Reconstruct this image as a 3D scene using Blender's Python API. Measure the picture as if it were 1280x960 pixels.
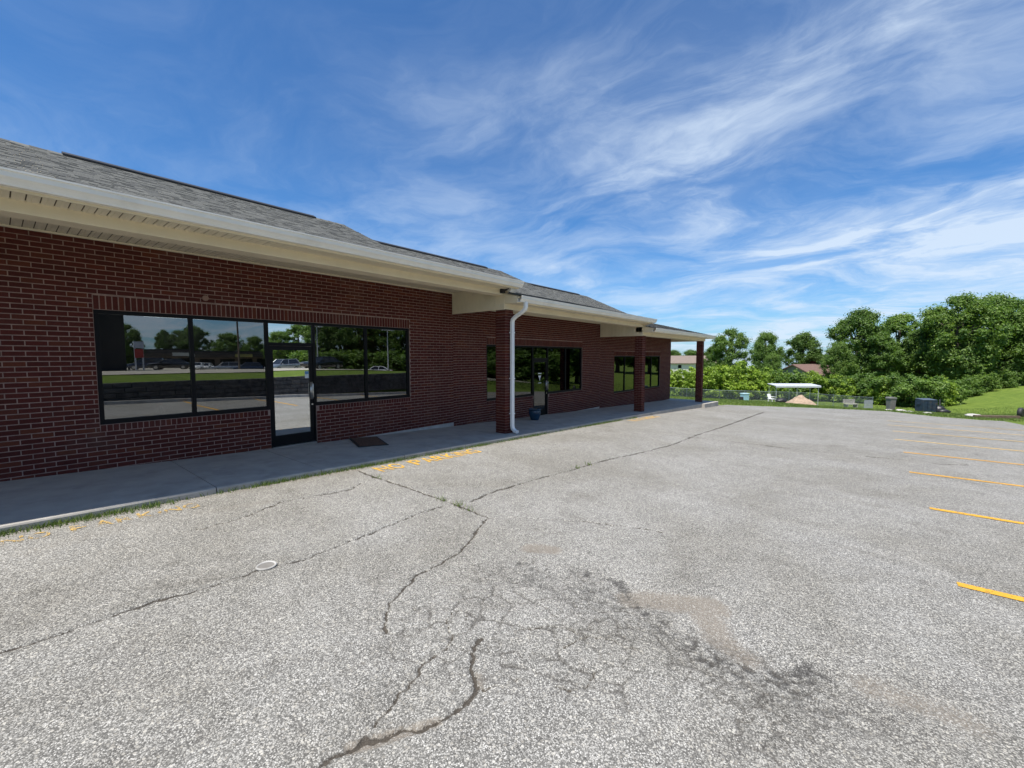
import bpy, math, random
import numpy as np
from mathutils import Vector, Matrix

for o in list(bpy.data.objects): bpy.data.objects.remove(o)
scene = bpy.context.scene
random.seed(7); RNG = np.random.default_rng(7)

# ------------------------------------------------------------------ camera
# world: X = out from the shop front, Y = along the shop front, Z = up; metres
F_PX = 534.7; YAW = math.radians(39.47); PITCH = math.radians(3.72)
CAM = np.array([8.40, 0.0, 1.65])
cd = bpy.data.cameras.new('camera'); cam = bpy.data.objects.new('camera', cd)
scene.collection.objects.link(cam); scene.camera = cam
cam.location = CAM; cam.rotation_euler = (math.pi/2 - PITCH, 0, YAW)
cd.sensor_width = 36.0; cd.lens = 36.0*F_PX/1280.0; cd.clip_start = 0.05; cd.clip_end = 3000

# ------------------------------------------------------------------ sun + sky
SUN_EL = math.radians(69); SUN_AZ = math.radians(173.0)      # azimuth from +Y towards +X
S = Vector((math.sin(SUN_AZ)*math.cos(SUN_EL), math.cos(SUN_AZ)*math.cos(SUN_EL), math.sin(SUN_EL)))
sd = bpy.data.lights.new('sun', 'SUN'); sun = bpy.data.objects.new('sun', sd); scene.collection.objects.link(sun)
sd.energy = 4.8; sd.angle = math.radians(0.53); sd.color = (1.0, 0.955, 0.88)
sun.rotation_euler = (-S).to_track_quat('-Z', 'Y').to_euler(); sun.location = (0, 0, 30)
w = bpy.data.worlds.new('World'); scene.world = w; w.use_nodes = True
nt = w.node_tree; nt.nodes.clear()
def wn(t, **k):
    n = nt.nodes.new(t)
    for a, b in k.items(): setattr(n, a, b)
    return n
def wl(a, b): nt.links.new(a, b)
sky = wn('ShaderNodeTexSky', sky_type='NISHITA'); sky.sun_disc = False
sky.sun_elevation = SUN_EL; sky.sun_rotation = SUN_AZ; sky.altitude = 200; sky.air_density = 1.0; sky.dust_density = 0.6; sky.ozone_density = 2.2
hs = wn('ShaderNodeHueSaturation'); hs.inputs['Saturation'].default_value = 1.0
tint = wn('ShaderNodeMix', data_type='RGBA', blend_type='MULTIPLY'); tint.inputs[0].default_value = 1.0; tint.inputs[7].default_value = (0.36, 0.67, 0.96, 1)   # a deep clear summer blue
wl(sky.outputs[0], tint.inputs[6]); wl(tint.outputs[2], hs.inputs['Color'])
tc = wn('ShaderNodeTexCoord'); sep = wn('ShaderNodeSeparateXYZ'); wl(tc.outputs['Generated'], sep.inputs[0])
def wm(op, a, b=None, c=None, clamp=False):
    n = wn('ShaderNodeMath', operation=op); n.use_clamp = clamp
    for i, v in enumerate((a, b, c)):
        if v is None: continue
        if isinstance(v, (int, float)): n.inputs[i].default_value = v
        else: wl(v, n.inputs[i])
    return n.outputs[0]
zz = wm('ADD', wm('MAXIMUM', sep.outputs[2], 0.0), 0.14)
px_ = wm('DIVIDE', sep.outputs[0], zz); py_ = wm('DIVIDE', sep.outputs[1], zz)
cmb0 = wn('ShaderNodeCombineXYZ'); wl(px_, cmb0.inputs[0]); wl(py_, cmb0.inputs[1])
wrp = wn('ShaderNodeTexNoise'); wrp.inputs['Scale'].default_value = 0.9; wrp.inputs['Detail'].default_value = 5; wl(cmb0.outputs[0], wrp.inputs['Vector'])
vsub = wn('ShaderNodeVectorMath', operation='SUBTRACT'); wl(wrp.outputs['Color'], vsub.inputs[0]); vsub.inputs[1].default_value = (.5, .5, .5)
cmb = wn('ShaderNodeVectorMath', operation='MULTIPLY_ADD'); wl(vsub.outputs[0], cmb.inputs[0]); cmb.inputs[1].default_value = (1.0, 1.0, 0); wl(cmb0.outputs[0], cmb.inputs[2])
def cloud(scale, rot, sc, loc, detail, dist, rough=0.55):
    mp = wn('ShaderNodeMapping'); mp.inputs['Rotation'].default_value = (0, 0, math.radians(rot)); mp.inputs['Scale'].default_value = sc; mp.inputs['Location'].default_value = loc
    wl(cmb.outputs[0], mp.inputs[0])
    n = wn('ShaderNodeTexNoise'); n.inputs['Scale'].default_value = scale; n.inputs['Detail'].default_value = detail; n.inputs['Distortion'].default_value = dist; n.inputs['Roughness'].default_value = rough
    wl(mp.outputs[0], n.inputs['Vector']); return n.outputs['Fac']
def ramp(v, a, b):
    n = wn('ShaderNodeMapRange'); n.interpolation_type = 'SMOOTHSTEP'; wl(v, n.inputs[0]); n.inputs[1].default_value = a; n.inputs[2].default_value = b; return n.outputs[0]
CL_ROT = -34
big = ramp(cloud(0.60, CL_ROT, (0.9, 1.15, 1), (3.1, 1.2, 0), 6, 0.3), 0.40, 0.68)
fine = ramp(cloud(1.5, CL_ROT, (0.9, 1.3, 1), (1.7, 5.3, 0), 12, 0.35, 0.63), 0.36, 0.74)
wisp = ramp(cloud(3.4, CL_ROT-14, (0.5, 1.8, 1), (7.7, 2.3, 0), 10, 0.8, 0.66), 0.42, 0.80)
# cirrus thickens towards the horizon that the picture's right side looks at, like the broad sheet there
bias = wm('MULTIPLY_ADD', sep.outputs[0], 0.60, 0.78, True)
low = ramp(sep.outputs[2], 0.70, 0.10)
dens = wm('MULTIPLY', wm('ADD', wm('MULTIPLY', wm('MULTIPLY', big, ramp(sep.outputs[2], 0.85, 0.35)), wm('MULTIPLY_ADD', fine, 0.72, 0.24)), wm('MULTIPLY', wm('MULTIPLY', big, wisp), 0.35)), bias)
dens = wm('ADD', dens, wm('MULTIPLY', wm('MULTIPLY', low, fine), wm('MULTIPLY', bias, 0.95)))
dens = wm('ADD', dens, wm('MULTIPLY', ramp(sep.outputs[2], 0.30, 0.0), 0.14))
dens = wm('MINIMUM', wm('MULTIPLY', dens, 1.05), 0.88)
mix = wn('ShaderNodeMix', data_type='RGBA'); wl(dens, mix.inputs[0]); wl(hs.outputs[0], mix.inputs[6]); mix.inputs[7].default_value = (4.6, 5.4, 6.4, 1)
bg = wn('ShaderNodeBackground'); wl(mix.outputs[2], bg.inputs[0]); bg.inputs[1].default_value = 0.1
out = wn('ShaderNodeOutputWorld'); wl(bg.outputs[0], out.inputs[0])

vs = scene.view_settings; vs.view_transform = 'Standard'; vs.look = 'None'; vs.gamma = 1.0; vs.use_curve_mapping = False; vs.exposure = 0.66
scene.render.resolution_x = 1024; scene.render.resolution_y = 768
scene.cycles.transparent_max_bounces = 16; scene.cycles.max_bounces = 8

# ------------------------------------------------------------------ helpers
COL = scene.collection
def tag(o, label=None, cat=None, group=None, kind=None):
    if label: o['label'] = label
    if cat: o['category'] = cat
    if group: o['group'] = group
    if kind: o['kind'] = kind
    return o
def empty(name, loc=(0, 0, 0), rz=0):
    o = bpy.data.objects.new(name, None); COL.objects.link(o); o.location = loc; o.rotation_euler = (0, 0, rz); o.empty_display_size = 0.2
    return o
def copy_tree(o, parent=None):
    c = o.copy(); COL.objects.link(c); c.parent = parent
    for ch in list(o.children): copy_tree(ch, c)
    return c
class MB:
    def __init__(s): s.v = []; s.f = []
    def add(s, vs_, fs):
        n = len(s.v); s.v += [tuple(v) for v in vs_]; s.f += [tuple(n+i for i in f) for f in fs]; return s
    def box(s, x0, x1, y0, y1, z0, z1, skip=''):
        v = [(x0,y0,z0),(x1,y0,z0),(x1,y1,z0),(x0,y1,z0),(x0,y0,z1),(x1,y0,z1),(x1,y1,z1),(x0,y1,z1)]
        f = {'b':(0,3,2,1),'t':(4,5,6,7),'s':(0,1,5,4),'e':(1,2,6,5),'n':(2,3,7,6),'w':(3,0,4,7)}
        return s.add(v, [q for k, q in f.items() if k not in skip])
    def prism(s, prof, axis, a, b):
        """closed 2D profile extruded along an axis; profile coordinates are the other two axes in order"""
        def p(u, v, t): return {'x': (t,u,v), 'y': (u,t,v), 'z': (u,v,t)}[axis]
        n = len(prof); vs_ = [p(u, v, a) for u, v in prof] + [p(u, v, b) for u, v in prof]
        fs = [(i, (i+1) % n, n+(i+1) % n, n+i) for i in range(n)] + [tuple(range(n))[::-1], tuple(range(n, 2*n))]
        return s.add(vs_, fs)
    def tube(s, pts, r, n=8, caps=True):
        pts = [Vector(p) for p in pts]; rs = r if isinstance(r, (list, tuple)) else [r]*len(pts)
        base = len(s.v); ref = Vector((0.31, 0.17, 0.93)).normalized()
        for i, p in enumerate(pts):
            d = (pts[min(i+1, len(pts)-1)] - pts[max(i-1, 0)]).normalized()
            a = d.cross(ref)
            if a.length < 0.05: a = d.cross(Vector((1, 0, 0)))
            a.normalize(); b = d.cross(a)
            for k in range(n):
                t = 2*math.pi*k/n; s.v.append(tuple(p + (a*math.cos(t)+b*math.sin(t))*rs[i]))
        for i in range(len(pts)-1):
            for k in range(n):
                s.f.append((base+i*n+k, base+i*n+(k+1) % n, base+(i+1)*n+(k+1) % n, base+(i+1)*n+k))
        if caps:
            s.f.append(tuple(base+k for k in range(n))[::-1]); s.f.append(tuple(base+(len(pts)-1)*n+k for k in range(n)))
        return s
    def lathe(s, prof, c=(0, 0, 0), n=20):
        base = len(s.v)
        for r, z in prof:
            for k in range(n):
                t = 2*math.pi*k/n; s.v.append((c[0]+r*math.cos(t), c[1]+r*math.sin(t), c[2]+z))
        for i in range(len(prof)-1):
            for k in range(n): s.f.append((base+i*n+k, base+i*n+(k+1) % n, base+(i+1)*n+(k+1) % n, base+(i+1)*n+k))
        s.f.append(tuple(base+k for k in range(n))[::-1]); s.f.append(tuple(base+(len(prof)-1)*n+k for k in range(n)))
        return s
    def build(s, name, mat, parent=None, smooth=False, bevel=0):
        me = bpy.data.meshes.new(name); me.from_pydata(s.v, [], s.f); me.validate(); me.update()
        o = bpy.data.objects.new(name, me); COL.objects.link(o)
        if mat: me.materials.append(mat)
        if smooth: me.polygons.foreach_set('use_smooth', [True]*len(me.polygons))
        if bevel:
            m = o.modifiers.new('bevel', 'BEVEL'); m.width = bevel; m.segments = 2; m.limit_method = 'ANGLE'
        if parent: o.parent = parent
        return o
def np_mesh(name, V, Q, mat, parent=None):
    """fast mesh from numpy arrays: V (n,3), Q (m,4) or (m,3)"""
    k = Q.shape[1]; me = bpy.data.meshes.new(name); me.vertices.add(len(V)); me.vertices.foreach_set('co', V.astype(np.float32).ravel())
    me.loops.add(Q.size); me.loops.foreach_set('vertex_index', Q.astype(np.int32).ravel())
    me.polygons.add(len(Q)); me.polygons.foreach_set('loop_start', np.arange(0, Q.size, k, dtype=np.int32))
    me.update(calc_edges=True); me.validate()
    if mat: me.materials.append(mat)
    o = bpy.data.objects.new(name, me); COL.objects.link(o)
    if parent: o.parent = parent
    return o

# numpy noise
def _h(ix, iy, s):
    n = (ix.astype(np.int64)*374761393 + iy.astype(np.int64)*668265263 + s*974634777) & 0xffffffff
    n = ((n ^ (n >> 13))*1274126177) & 0xffffffff; n = (n ^ (n >> 16)) & 0xffffff
    return n/float(0xffffff)
def vn(x, y, s=0):
    ix = np.floor(x); iy = np.floor(y); fx = x-ix; fy = y-iy; fx = fx*fx*(3-2*fx); fy = fy*fy*(3-2*fy)
    return (_h(ix,iy,s)*(1-fx)+_h(ix+1,iy,s)*fx)*(1-fy) + (_h(ix,iy+1,s)*(1-fx)+_h(ix+1,iy+1,s)*fx)*fy
def fbm(x, y, s=0, o=4):
    t = 0; a = 0.5
    for i in range(o): t = t+a*vn(x*2**i, y*2**i, s+i); a *= 0.5
    return t
def sst(a, b, x): t = np.clip((x-a)/(b-a), 0, 1); return t*t*(3-2*t)

# camera ray for turning photo pixels into places on the ground
FW = np.array([-math.sin(YAW)*math.cos(PITCH), math.cos(YAW)*math.cos(PITCH), -math.sin(PITCH)])
RT = np.array([math.cos(YAW), math.sin(YAW), 0.0]); UP = np.cross(RT, FW)
FWH = np.array([-math.sin(YAW), math.cos(YAW), 0.0])

# ------------------------------------------------------------------ terrain
KERB_X = 2.16
def lot_z(x, y):
    z = -0.02 - 0.07*sst(2.2, 5.5, x) - 0.035*y
    yy = np.minimum(np.maximum(y-10, 0), 50)
    z = z - 0.0008*yy*yy - 0.035*0 - np.clip(y-60, 0, 60)*(-0.015)
    return z + 0.012*(fbm(x*0.45, y*0.45, 3, 3)-0.45)
def terr_z(x, y):
    x = np.asarray(x, float); y = np.asarray(y, float)
    b = lot_z(np.minimum(x, 14.5), y)
    up = 0.62 - 1.1*sst(22, 85, x)*(1-sst(40, 60, y)) - 3.5*sst(14, 66, y)
    wdt = 1.6 + 12.5*sst(14, 34, y); x0 = 13.75 + 0.0*y
    t = sst(0, 1, (x-x0)/wdt)
    t = np.where(y < 17, np.where(x > x0+0.12, 0.80+0.20*t, 0), t)
    return b*(1-t) + up*t
def sw_z(y): return 0.06 - 0.035*y
def pix_ground(px, py):
    d = FW + RT*(px-640)/F_PX - UP*(py-480)/F_PX
    t = np.arange(0.5, 90, 0.01); P = CAM[None, :] + t[:, None]*d[None, :]
    below = P[:, 2] < lot_z(P[:, 0], P[:, 1])
    i = int(np.argmax(below)); return P[i, :2]
def depth_xy(px, d):
    p = CAM + FWH*d + RT*d*(px-640)/F_PX; return float(p[0]), float(p[1])
# depth_xy: a column of the picture at a distance judged from the thing's usual size

# ------------------------------------------------------------------ materials
def newmat(name):
    m = bpy.data.materials.new(name); m.use_nodes = True; t = m.node_tree; t.nodes.clear()
    o = t.nodes.new('ShaderNodeOutputMaterial'); b = t.nodes.new('ShaderNodeBsdfPrincipled'); t.links.new(b.outputs[0], o.inputs[0])
    return m, t, b, o
def N(t, typ, **k):
    n = t.nodes.new(typ)
    for a, v in k.items(): setattr(n, a, v)
    return n
def setin(t, sock, v):
    if isinstance(v, (int, float)): sock.default_value = v
    elif isinstance(v, tuple): sock.default_value = v if len(v) == len(sock.default_value) else (*v, 1)
    else: t.links.new(v, sock)
def M(t, op, a, b=None, clamp=False):
    n = N(t, 'ShaderNodeMath', operation=op); n.use_clamp = clamp; setin(t, n.inputs[0], a)
    if b is not None: setin(t, n.inputs[1], b)
    return n.outputs[0]
def MR(t, v, a, b, c=0.0, d=1.0):
    n = N(t, 'ShaderNodeMapRange'); n.interpolation_type = 'SMOOTHSTEP'; setin(t, n.inputs[0], v)
    for i, q in enumerate((a, b, c, d)): n.inputs[i+1].default_value = q
    return n.outputs[0]
def MX(t, f, a, b, blend='MIX'):
    n = N(t, 'ShaderNodeMix', data_type='RGBA', blend_type=blend); setin(t, n.inputs[0], f); setin(t, n.inputs[6], a); setin(t, n.inputs[7], b); return n.outputs[2]
def NOI(t, scale, detail=4, vec=None, rough=0.55, dist=0.0):
    n = N(t, 'ShaderNodeTexNoise'); n.inputs['Scale'].default_value = scale; n.inputs['Detail'].default_value = detail; n.inputs['Roughness'].default_value = rough; n.inputs['Distortion'].default_value = dist
    if vec is not None: t.links.new(vec, n.inputs['Vector'])
    return n.outputs['Fac']
def POS(t): return N(t, 'ShaderNodeNewGeometry').outputs['Position']
def RND(t):
    a = N(t, 'ShaderNodeNewGeometry').outputs['Random Per Island']; b = N(t, 'ShaderNodeObjectInfo').outputs['Random']
    return M(t, 'FRACT', M(t, 'ADD', a, b))
def BUMP(t, h, strength, dist, b):
    n = N(t, 'ShaderNodeBump'); n.inputs['Strength'].default_value = strength; n.inputs['Distance'].default_value = dist; t.links.new(h, n.inputs['Height']); t.links.new(n.outputs[0], b.inputs['Normal'])
def plain(name, col, rough=0.6, metal=0.0, var=0.12, nscale=6.0, bump=0.0, bscale=60, spec=0.4, dirt=None):
    m, t, b, o = newmat(name); p = POS(t)
    f = NOI(t, nscale, 5, p); c = MX(t, MR(t, f, 0.25, 0.75), tuple(x*(1-var) for x in col), tuple(min(1, x*(1+var)) for x in col))
    if dirt: c = MX(t, M(t, 'MULTIPLY', MR(t, NOI(t, 2.3, 7, p, 0.65), 0.48, 0.72), dirt[1]), c, dirt[0])
    setin(t, b.inputs['Base Color'], c); b.inputs['Roughness'].default_value = rough; b.inputs['Metallic'].default_value = metal; b.inputs['Specular IOR Level'].default_value = spec
    if bump: BUMP(t, NOI(t, bscale, 4, p), 0.5, bump, b)
    return m
MAT = {}
# asphalt: worn chip seal, attribute 'surf' = (crack, dirt, ravel)
def m_asphalt():
    m, t, b, o = newmat('worn_asphalt'); p = POS(t)
    v = N(t, 'ShaderNodeTexVoronoi'); v.inputs['Scale'].default_value = 150; v.inputs['Randomness'].default_value = 1; t.links.new(p, v.inputs['Vector'])
    sc = N(t, 'ShaderNodeSeparateColor'); t.links.new(v.outputs['Color'], sc.inputs[0])
    stone = MX(t, MR(t, sc.outputs[0], 0.1, 0.95), (0.155, 0.150, 0.138, 1), (0.42, 0.408, 0.378, 1))
    stone = MX(t, M(t, 'MULTIPLY', M(t, 'GREATER_THAN', sc.outputs[1], 0.86), 0.7), stone, (0.06, 0.058, 0.055, 1))
    stone = MX(t, M(t, 'MULTIPLY', M(t, 'GREATER_THAN', sc.outputs[2], 0.93), 0.8), stone, (0.60, 0.585, 0.55, 1))
    v2 = N(t, 'ShaderNodeTexVoronoi'); v2.inputs['Scale'].default_value = 62; t.links.new(p, v2.inputs['Vector'])
    s2 = N(t, 'ShaderNodeSeparateColor'); t.links.new(v2.outputs['Color'], s2.inputs[0])
    bigst = M(t, 'MULTIPLY', M(t, 'GREATER_THAN', s2.outputs[0], 0.80), MR(t, v2.outputs['Distance'], 0.50, 0.36))
    stone = MX(t, bigst, stone, MX(t, s2.outputs[1], (0.22, 0.205, 0.18, 1), (0.50, 0.48, 0.43, 1)))
    gap = M(t, 'MULTIPLY', MR(t, v.outputs['Distance'], 0.42, 0.72), M(t, 'SUBTRACT', 1.0, bigst))
    big = NOI(t, 0.55, 6, p, 0.6, 0.4); mid = NOI(t, 3.2, 5, p, 0.62)
    c = MX(t, M(t, 'MULTIPLY', gap, MR(t, mid, 0.3, 0.7, 0.45, 0.85)), stone, (0.075, 0.072, 0.067, 1))
    c = MX(t, MR(t, big, 0.3, 0.72), MX(t, 1.0, c, (0.80, 0.785, 0.75, 1), 'MULTIPLY'), c)
    stain = M(t, 'MULTIPLY', MR(t, NOI(t, 1.35, 7, p, 0.68, 0.8), 0.54, 0.72), 0.45)
    c = MX(t, stain, c, MX(t, 1.0, c, (0.55, 0.53, 0.50, 1), 'MULTIPLY'))
    at = N(t, 'ShaderNodeAttribute', attribute_name='surf'); ac = N(t, 'ShaderNodeSeparateColor'); t.links.new(at.outputs['Color'], ac.inputs[0])
    rag = M(t, 'SUBTRACT', M(t, 'ADD', M(t, 'MULTIPLY', NOI(t, 38, 5, p, 0.7), 0.6), M(t, 'MULTIPLY', sc.outputs[1], 0.4)), 0.5)
    def ragged(v_, amp, lo, hi): return MR(t, M(t, 'ADD', v_, M(t, 'MULTIPLY', rag, amp)), lo, hi)
    a_crack = ragged(ac.outputs[0], 0.9, 0.34, 0.58); a_dirt = M(t, 'MULTIPLY', ragged(ac.outputs[1], 1.1, 0.22, 0.75), 0.85); a_rav = ragged(ac.outputs[2], 1.3, 0.28, 0.70)
    dirtc = MX(t, NOI(t, 40, 4, p), (0.11, 0.094, 0.074, 1), (0.25, 0.213, 0.170, 1))
    c = MX(t, M(t, 'MULTIPLY', a_dirt, MR(t, sc.outputs[2], 0.1, 0.9, 0.95, 0.5)), c, dirtc)
    c = MX(t, M(t, 'MULTIPLY', a_rav, MR(t, sc.outputs[1], 0.15, 0.8, 0.95, 0.45)), c, (0.035, 0.033, 0.031, 1))
    c = MX(t, M(t, 'MULTIPLY', at.outputs['Alpha'], MR(t, rag, -0.3, 0.3, 0.45, 0.95)), c, (0.045, 0.04, 0.034, 1))
    c = MX(t, M(t, 'MULTIPLY', a_crack, 0.90), c, MX(t, NOI(t, 25, 3, p), (0.022, 0.019, 0.016, 1), (0.07, 0.058, 0.045, 1)))
    setin(t, b.inputs['Base Color'], c); b.inputs['Roughness'].default_value = 0.88; b.inputs['Specular IOR Level'].default_value = 0.25
    h = M(t, 'ADD', M(t, 'MULTIPLY', v.outputs['Distance'], -1.0), M(t, 'MULTIPLY', NOI(t, 190, 2, p), 0.35))
    BUMP(t, h, 0.7, 0.004, b)
    return m
MAT['asphalt'] = m_asphalt()
def m_brick():
    m, t, b, o = newmat('dark_red_brick'); p = POS(t); r = RND(t)
    cr = N(t, 'ShaderNodeValToRGB'); e = cr.color_ramp.elements; e[0].position = 0; e[0].color = (0.088, 0.024, 0.022, 1); e[1].position = 1; e[1].color = (0.145, 0.038, 0.030, 1)
    for ps, c in ((0.25, (0.105, 0.028, 0.025, 1)), (0.55, (0.120, 0.031, 0.027, 1)), (0.82, (0.110, 0.034, 0.031, 1)), (0.93, (0.150, 0.048, 0.030, 1))):
        q = e.new(ps); q.color = c
    t.links.new(r, cr.inputs[0])
    c = MX(t, MR(t, NOI(t, 55, 5, p, 0.65), 0.35, 0.75), MX(t, 1.0, cr.outputs[0], (0.72, 0.70, 0.72, 1), 'MULTIPLY'), cr.outputs[0])
    c = MX(t, M(t, 'MULTIPLY', MR(t, NOI(t, 0.9, 7, p, 0.7), 0.50, 0.8), 0.22), c, (0.26, 0.21, 0.18, 1))
    c = MX(t, 1.0, c, (0.93, 0.85, 0.74, 1), 'MULTIPLY')
    setin(t, b.inputs['Base Color'], c); b.inputs['Roughness'].default_value = 0.85; b.inputs['Specular IOR Level'].default_value = 0.15
    BUMP(t, NOI(t, 160, 4, p), 0.6, 0.002, b); return m
MAT['brick'] = m_brick()
MAT['mortar'] = plain('grey_tan_mortar', (0.30, 0.205, 0.17), 0.95, var=0.25, nscale=9, bump=0.003, bscale=220)
MAT['concrete_walk'] = plain('walk_concrete', (0.37, 0.345, 0.305), 0.9, var=0.12, nscale=3.0, bump=0.002, bscale=190, dirt=((0.20, 0.19, 0.175, 1), 0.5))
MAT['concrete'] = plain('pale_concrete', (0.42, 0.40, 0.37), 0.92, var=0.15, nscale=4.0, bump=0.003, bscale=150, dirt=((0.22, 0.20, 0.18, 1), 0.55))
MAT['beige'] = plain('beige_trim', (0.74, 0.645, 0.47), 0.5, var=0.035, nscale=2.0, dirt=((0.50, 0.41, 0.27, 1), 0.22))
MAT['soffit'] = plain('beige_soffit', (0.72, 0.64, 0.48), 0.55, var=0.04, nscale=2.0, dirt=((0.42, 0.36, 0.27, 1), 0.25))
MAT['soffit_gap'] = plain('soffit_gap', (0.10, 0.075, 0.05), 0.9)
MAT['gutter'] = plain('white_gutter', (0.80, 0.76, 0.675), 0.42, var=0.03, nscale=3.0, dirt=((0.55, 0.51, 0.44, 1), 0.30))
MAT['pipe'] = plain('white_pipe', (0.80, 0.79, 0.76), 0.38, var=0.02, dirt=((0.52, 0.49, 0.44, 1), 0.22))
def m_shingle():
    m, t, b, o = newmat('asphalt_shingle'); p = POS(t); r = RND(t)
    cr = N(t, 'ShaderNodeValToRGB'); e = cr.color_ramp.elements; e[0].color = (0.084, 0.087, 0.086, 1); e[1].color = (0.150, 0.153, 0.146, 1)
    for ps, c in ((0.35, (0.108, 0.111, 0.108, 1)), (0.7, (0.132, 0.135, 0.128, 1))): q = e.new(ps); q.color = c
    t.links.new(r, cr.inputs[0])
    g = NOI(t, 140, 4, p, 0.7); c = MX(t, MR(t, g, 0.3, 0.75), MX(t, 1.0, cr.outputs[0], (0.55, 0.55, 0.55, 1), 'MULTIPLY'), MX(t, 1.0, cr.outputs[0], (1.35, 1.32, 1.25, 1), 'MULTIPLY'))
    setin(t, b.inputs['Base Color'], c); b.inputs['Roughness'].default_value = 0.93; b.inputs['Specular IOR Level'].default_value = 0.2
    BUMP(t, g, 0.6, 0.003, b); return m
MAT['shingle'] = m_shingle()
MAT['vent'] = plain('black_ridge_vent', (0.028, 0.027, 0.028), 0.6)
MAT['frame'] = plain('black_aluminium', (0.006, 0.006, 0.007), 0.45, metal=0.0, spec=0.15, var=0.2)
MAT['steel'] = plain('brushed_steel', (0.55, 0.54, 0.52), 0.35, metal=0.9)
def m_glass(name, refl, tint):
    m, t, b, o = newmat(name); t.nodes.remove(b)
    g = N(t, 'ShaderNodeBsdfGlossy'); g.inputs['Roughness'].default_value = 0.0; g.inputs['Color'].default_value = (0.94, 0.97, 0.98, 1)
    # slight waviness of the panes
    bp = N(t, 'ShaderNodeBump'); bp.inputs['Strength'].default_value = 0.12; bp.inputs['Distance'].default_value = 0.004; t.links.new(NOI(t, 1.1, 1, POS(t)), bp.inputs['Height']); t.links.new(bp.outputs[0], g.inputs['Normal'])
    tr = N(t, 'ShaderNodeBsdfTransparent'); tr.inputs['Color'].default_value = (*tint, 1)
    fr = N(t, 'ShaderNodeFresnel'); fr.inputs['IOR'].default_value = 1.5
    fac = M(t, 'ADD', refl, M(t, 'MULTIPLY', fr.outputs[0], 1.0-refl), True)
    mx = N(t, 'ShaderNodeMixShader'); setin(t, mx.inputs[0], fac); t.links.new(tr.outputs[0], mx.inputs[1]); t.links.new(g.outputs[0], mx.inputs[2]); t.links.new(mx.outputs[0], o.inputs[0])
    return m
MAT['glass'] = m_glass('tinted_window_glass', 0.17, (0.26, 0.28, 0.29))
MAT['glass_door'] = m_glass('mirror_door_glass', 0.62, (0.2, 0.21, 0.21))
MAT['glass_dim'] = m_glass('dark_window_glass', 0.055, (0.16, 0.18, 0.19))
def m_paint(name, col, wear, scale=18):
    m, t, b, o = newmat(name); p = POS(t)
    n = M(t, 'ADD', M(t, 'MULTIPLY', NOI(t, scale, 6, p, 0.7), 0.6), M(t, 'MULTIPLY', NOI(t, 95, 3, p), 0.4))
    c = MX(t, NOI(t, 7, 4, p), tuple(x*0.85 for x in col), tuple(min(1, x*1.1) for x in col))
    setin(t, b.inputs['Base Color'], c); b.inputs['Roughness'].default_value = 0.75; b.inputs['Specular IOR Level'].default_value = 0.3
    BUMP(t, NOI(t, 110, 3, p), 0.7, 0.004, b)
    tr = N(t, 'ShaderNodeBsdfTransparent'); mx = N(t, 'ShaderNodeMixShader'); setin(t, mx.inputs[0], MR(t, n, wear-0.045, wear+0.045))
    t.links.new(tr.outputs[0], mx.inputs[1]); t.links.new(b.outputs[0], mx.inputs[2]); t.links.new(mx.outputs[0], o.inputs[0]); return m
MAT['yellow'] = m_paint('yellow_stall_paint', (0.60, 0.315, 0.03), 0.435)
MAT['yellow_mid'] = m_paint('yellow_stall_paint_faded', (0.66, 0.43, 0.10), 0.45)
MAT['yellow_worn'] = m_paint('yellow_paint_worn', (0.66, 0.40, 0.08), 0.47, 9)
MAT['yellow_text'] = m_paint('yellow_lettering_paint', (0.62, 0.36, 0.05), 0.455, 14)
def m_leaf(name, c0, c1, c2, transl=0.35):
    m, t, b, o = newmat(name); r = N(t, 'ShaderNodeNewGeometry').outputs['Random Per Island']; orr = N(t, 'ShaderNodeObjectInfo').outputs['Random']
    cr = N(t, 'ShaderNodeValToRGB'); e = cr.color_ramp.elements; e[0].color = (*c0, 1); e[1].color = (*c2, 1); q = e.new(0.55); q.color = (*c1, 1)
    t.links.new(M(t, 'ADD', M(t, 'MULTIPLY', r, 0.75), M(t, 'MULTIPLY', orr, 0.25)), cr.inputs[0])
    p = POS(t); c = MX(t, MR(t, NOI(t, 0.35, 3, p), 0.3, 0.7), MX(t, 1.0, cr.outputs[0], (0.75, 0.82, 0.85, 1), 'MULTIPLY'), cr.outputs[0])
    setin(t, b.inputs['Base Color'], c); b.inputs['Roughness'].default_value = 0.55; b.inputs['Specular IOR Level'].default_value = 0.35
    tl = N(t, 'ShaderNodeBsdfTranslucent'); setin(t, tl.inputs['Color'], MX(t, 1.0, c, (1.35, 1.5, 0.6, 1), 'MULTIPLY'))
    mx = N(t, 'ShaderNodeMixShader'); mx.inputs[0].default_value = transl
    t.links.new(b.outputs[0], mx.inputs[1]); t.links.new(tl.outputs[0], mx.inputs[2]); t.links.new(mx.outputs[0], o.inputs[0]); return m
MAT['leaf_dark'] = m_leaf('dark_green_leaves', (0.055, 0.105, 0.020), (0.115, 0.190, 0.034), (0.21, 0.295, 0.055))
MAT['leaf_mid'] = m_leaf('mid_green_leaves', (0.065, 0.120, 0.022), (0.125, 0.205, 0.036), (0.20, 0.29, 0.058))
MAT['leaf_bright'] = m_leaf('yellow_green_leaves', (0.13, 0.20, 0.022), (0.25, 0.35, 0.036), (0.38, 0.47, 0.07))
MAT['bark'] = plain('grey_bark', (0.11, 0.09, 0.07), 0.95, var=0.3, bump=0.02, bscale=14)
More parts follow.
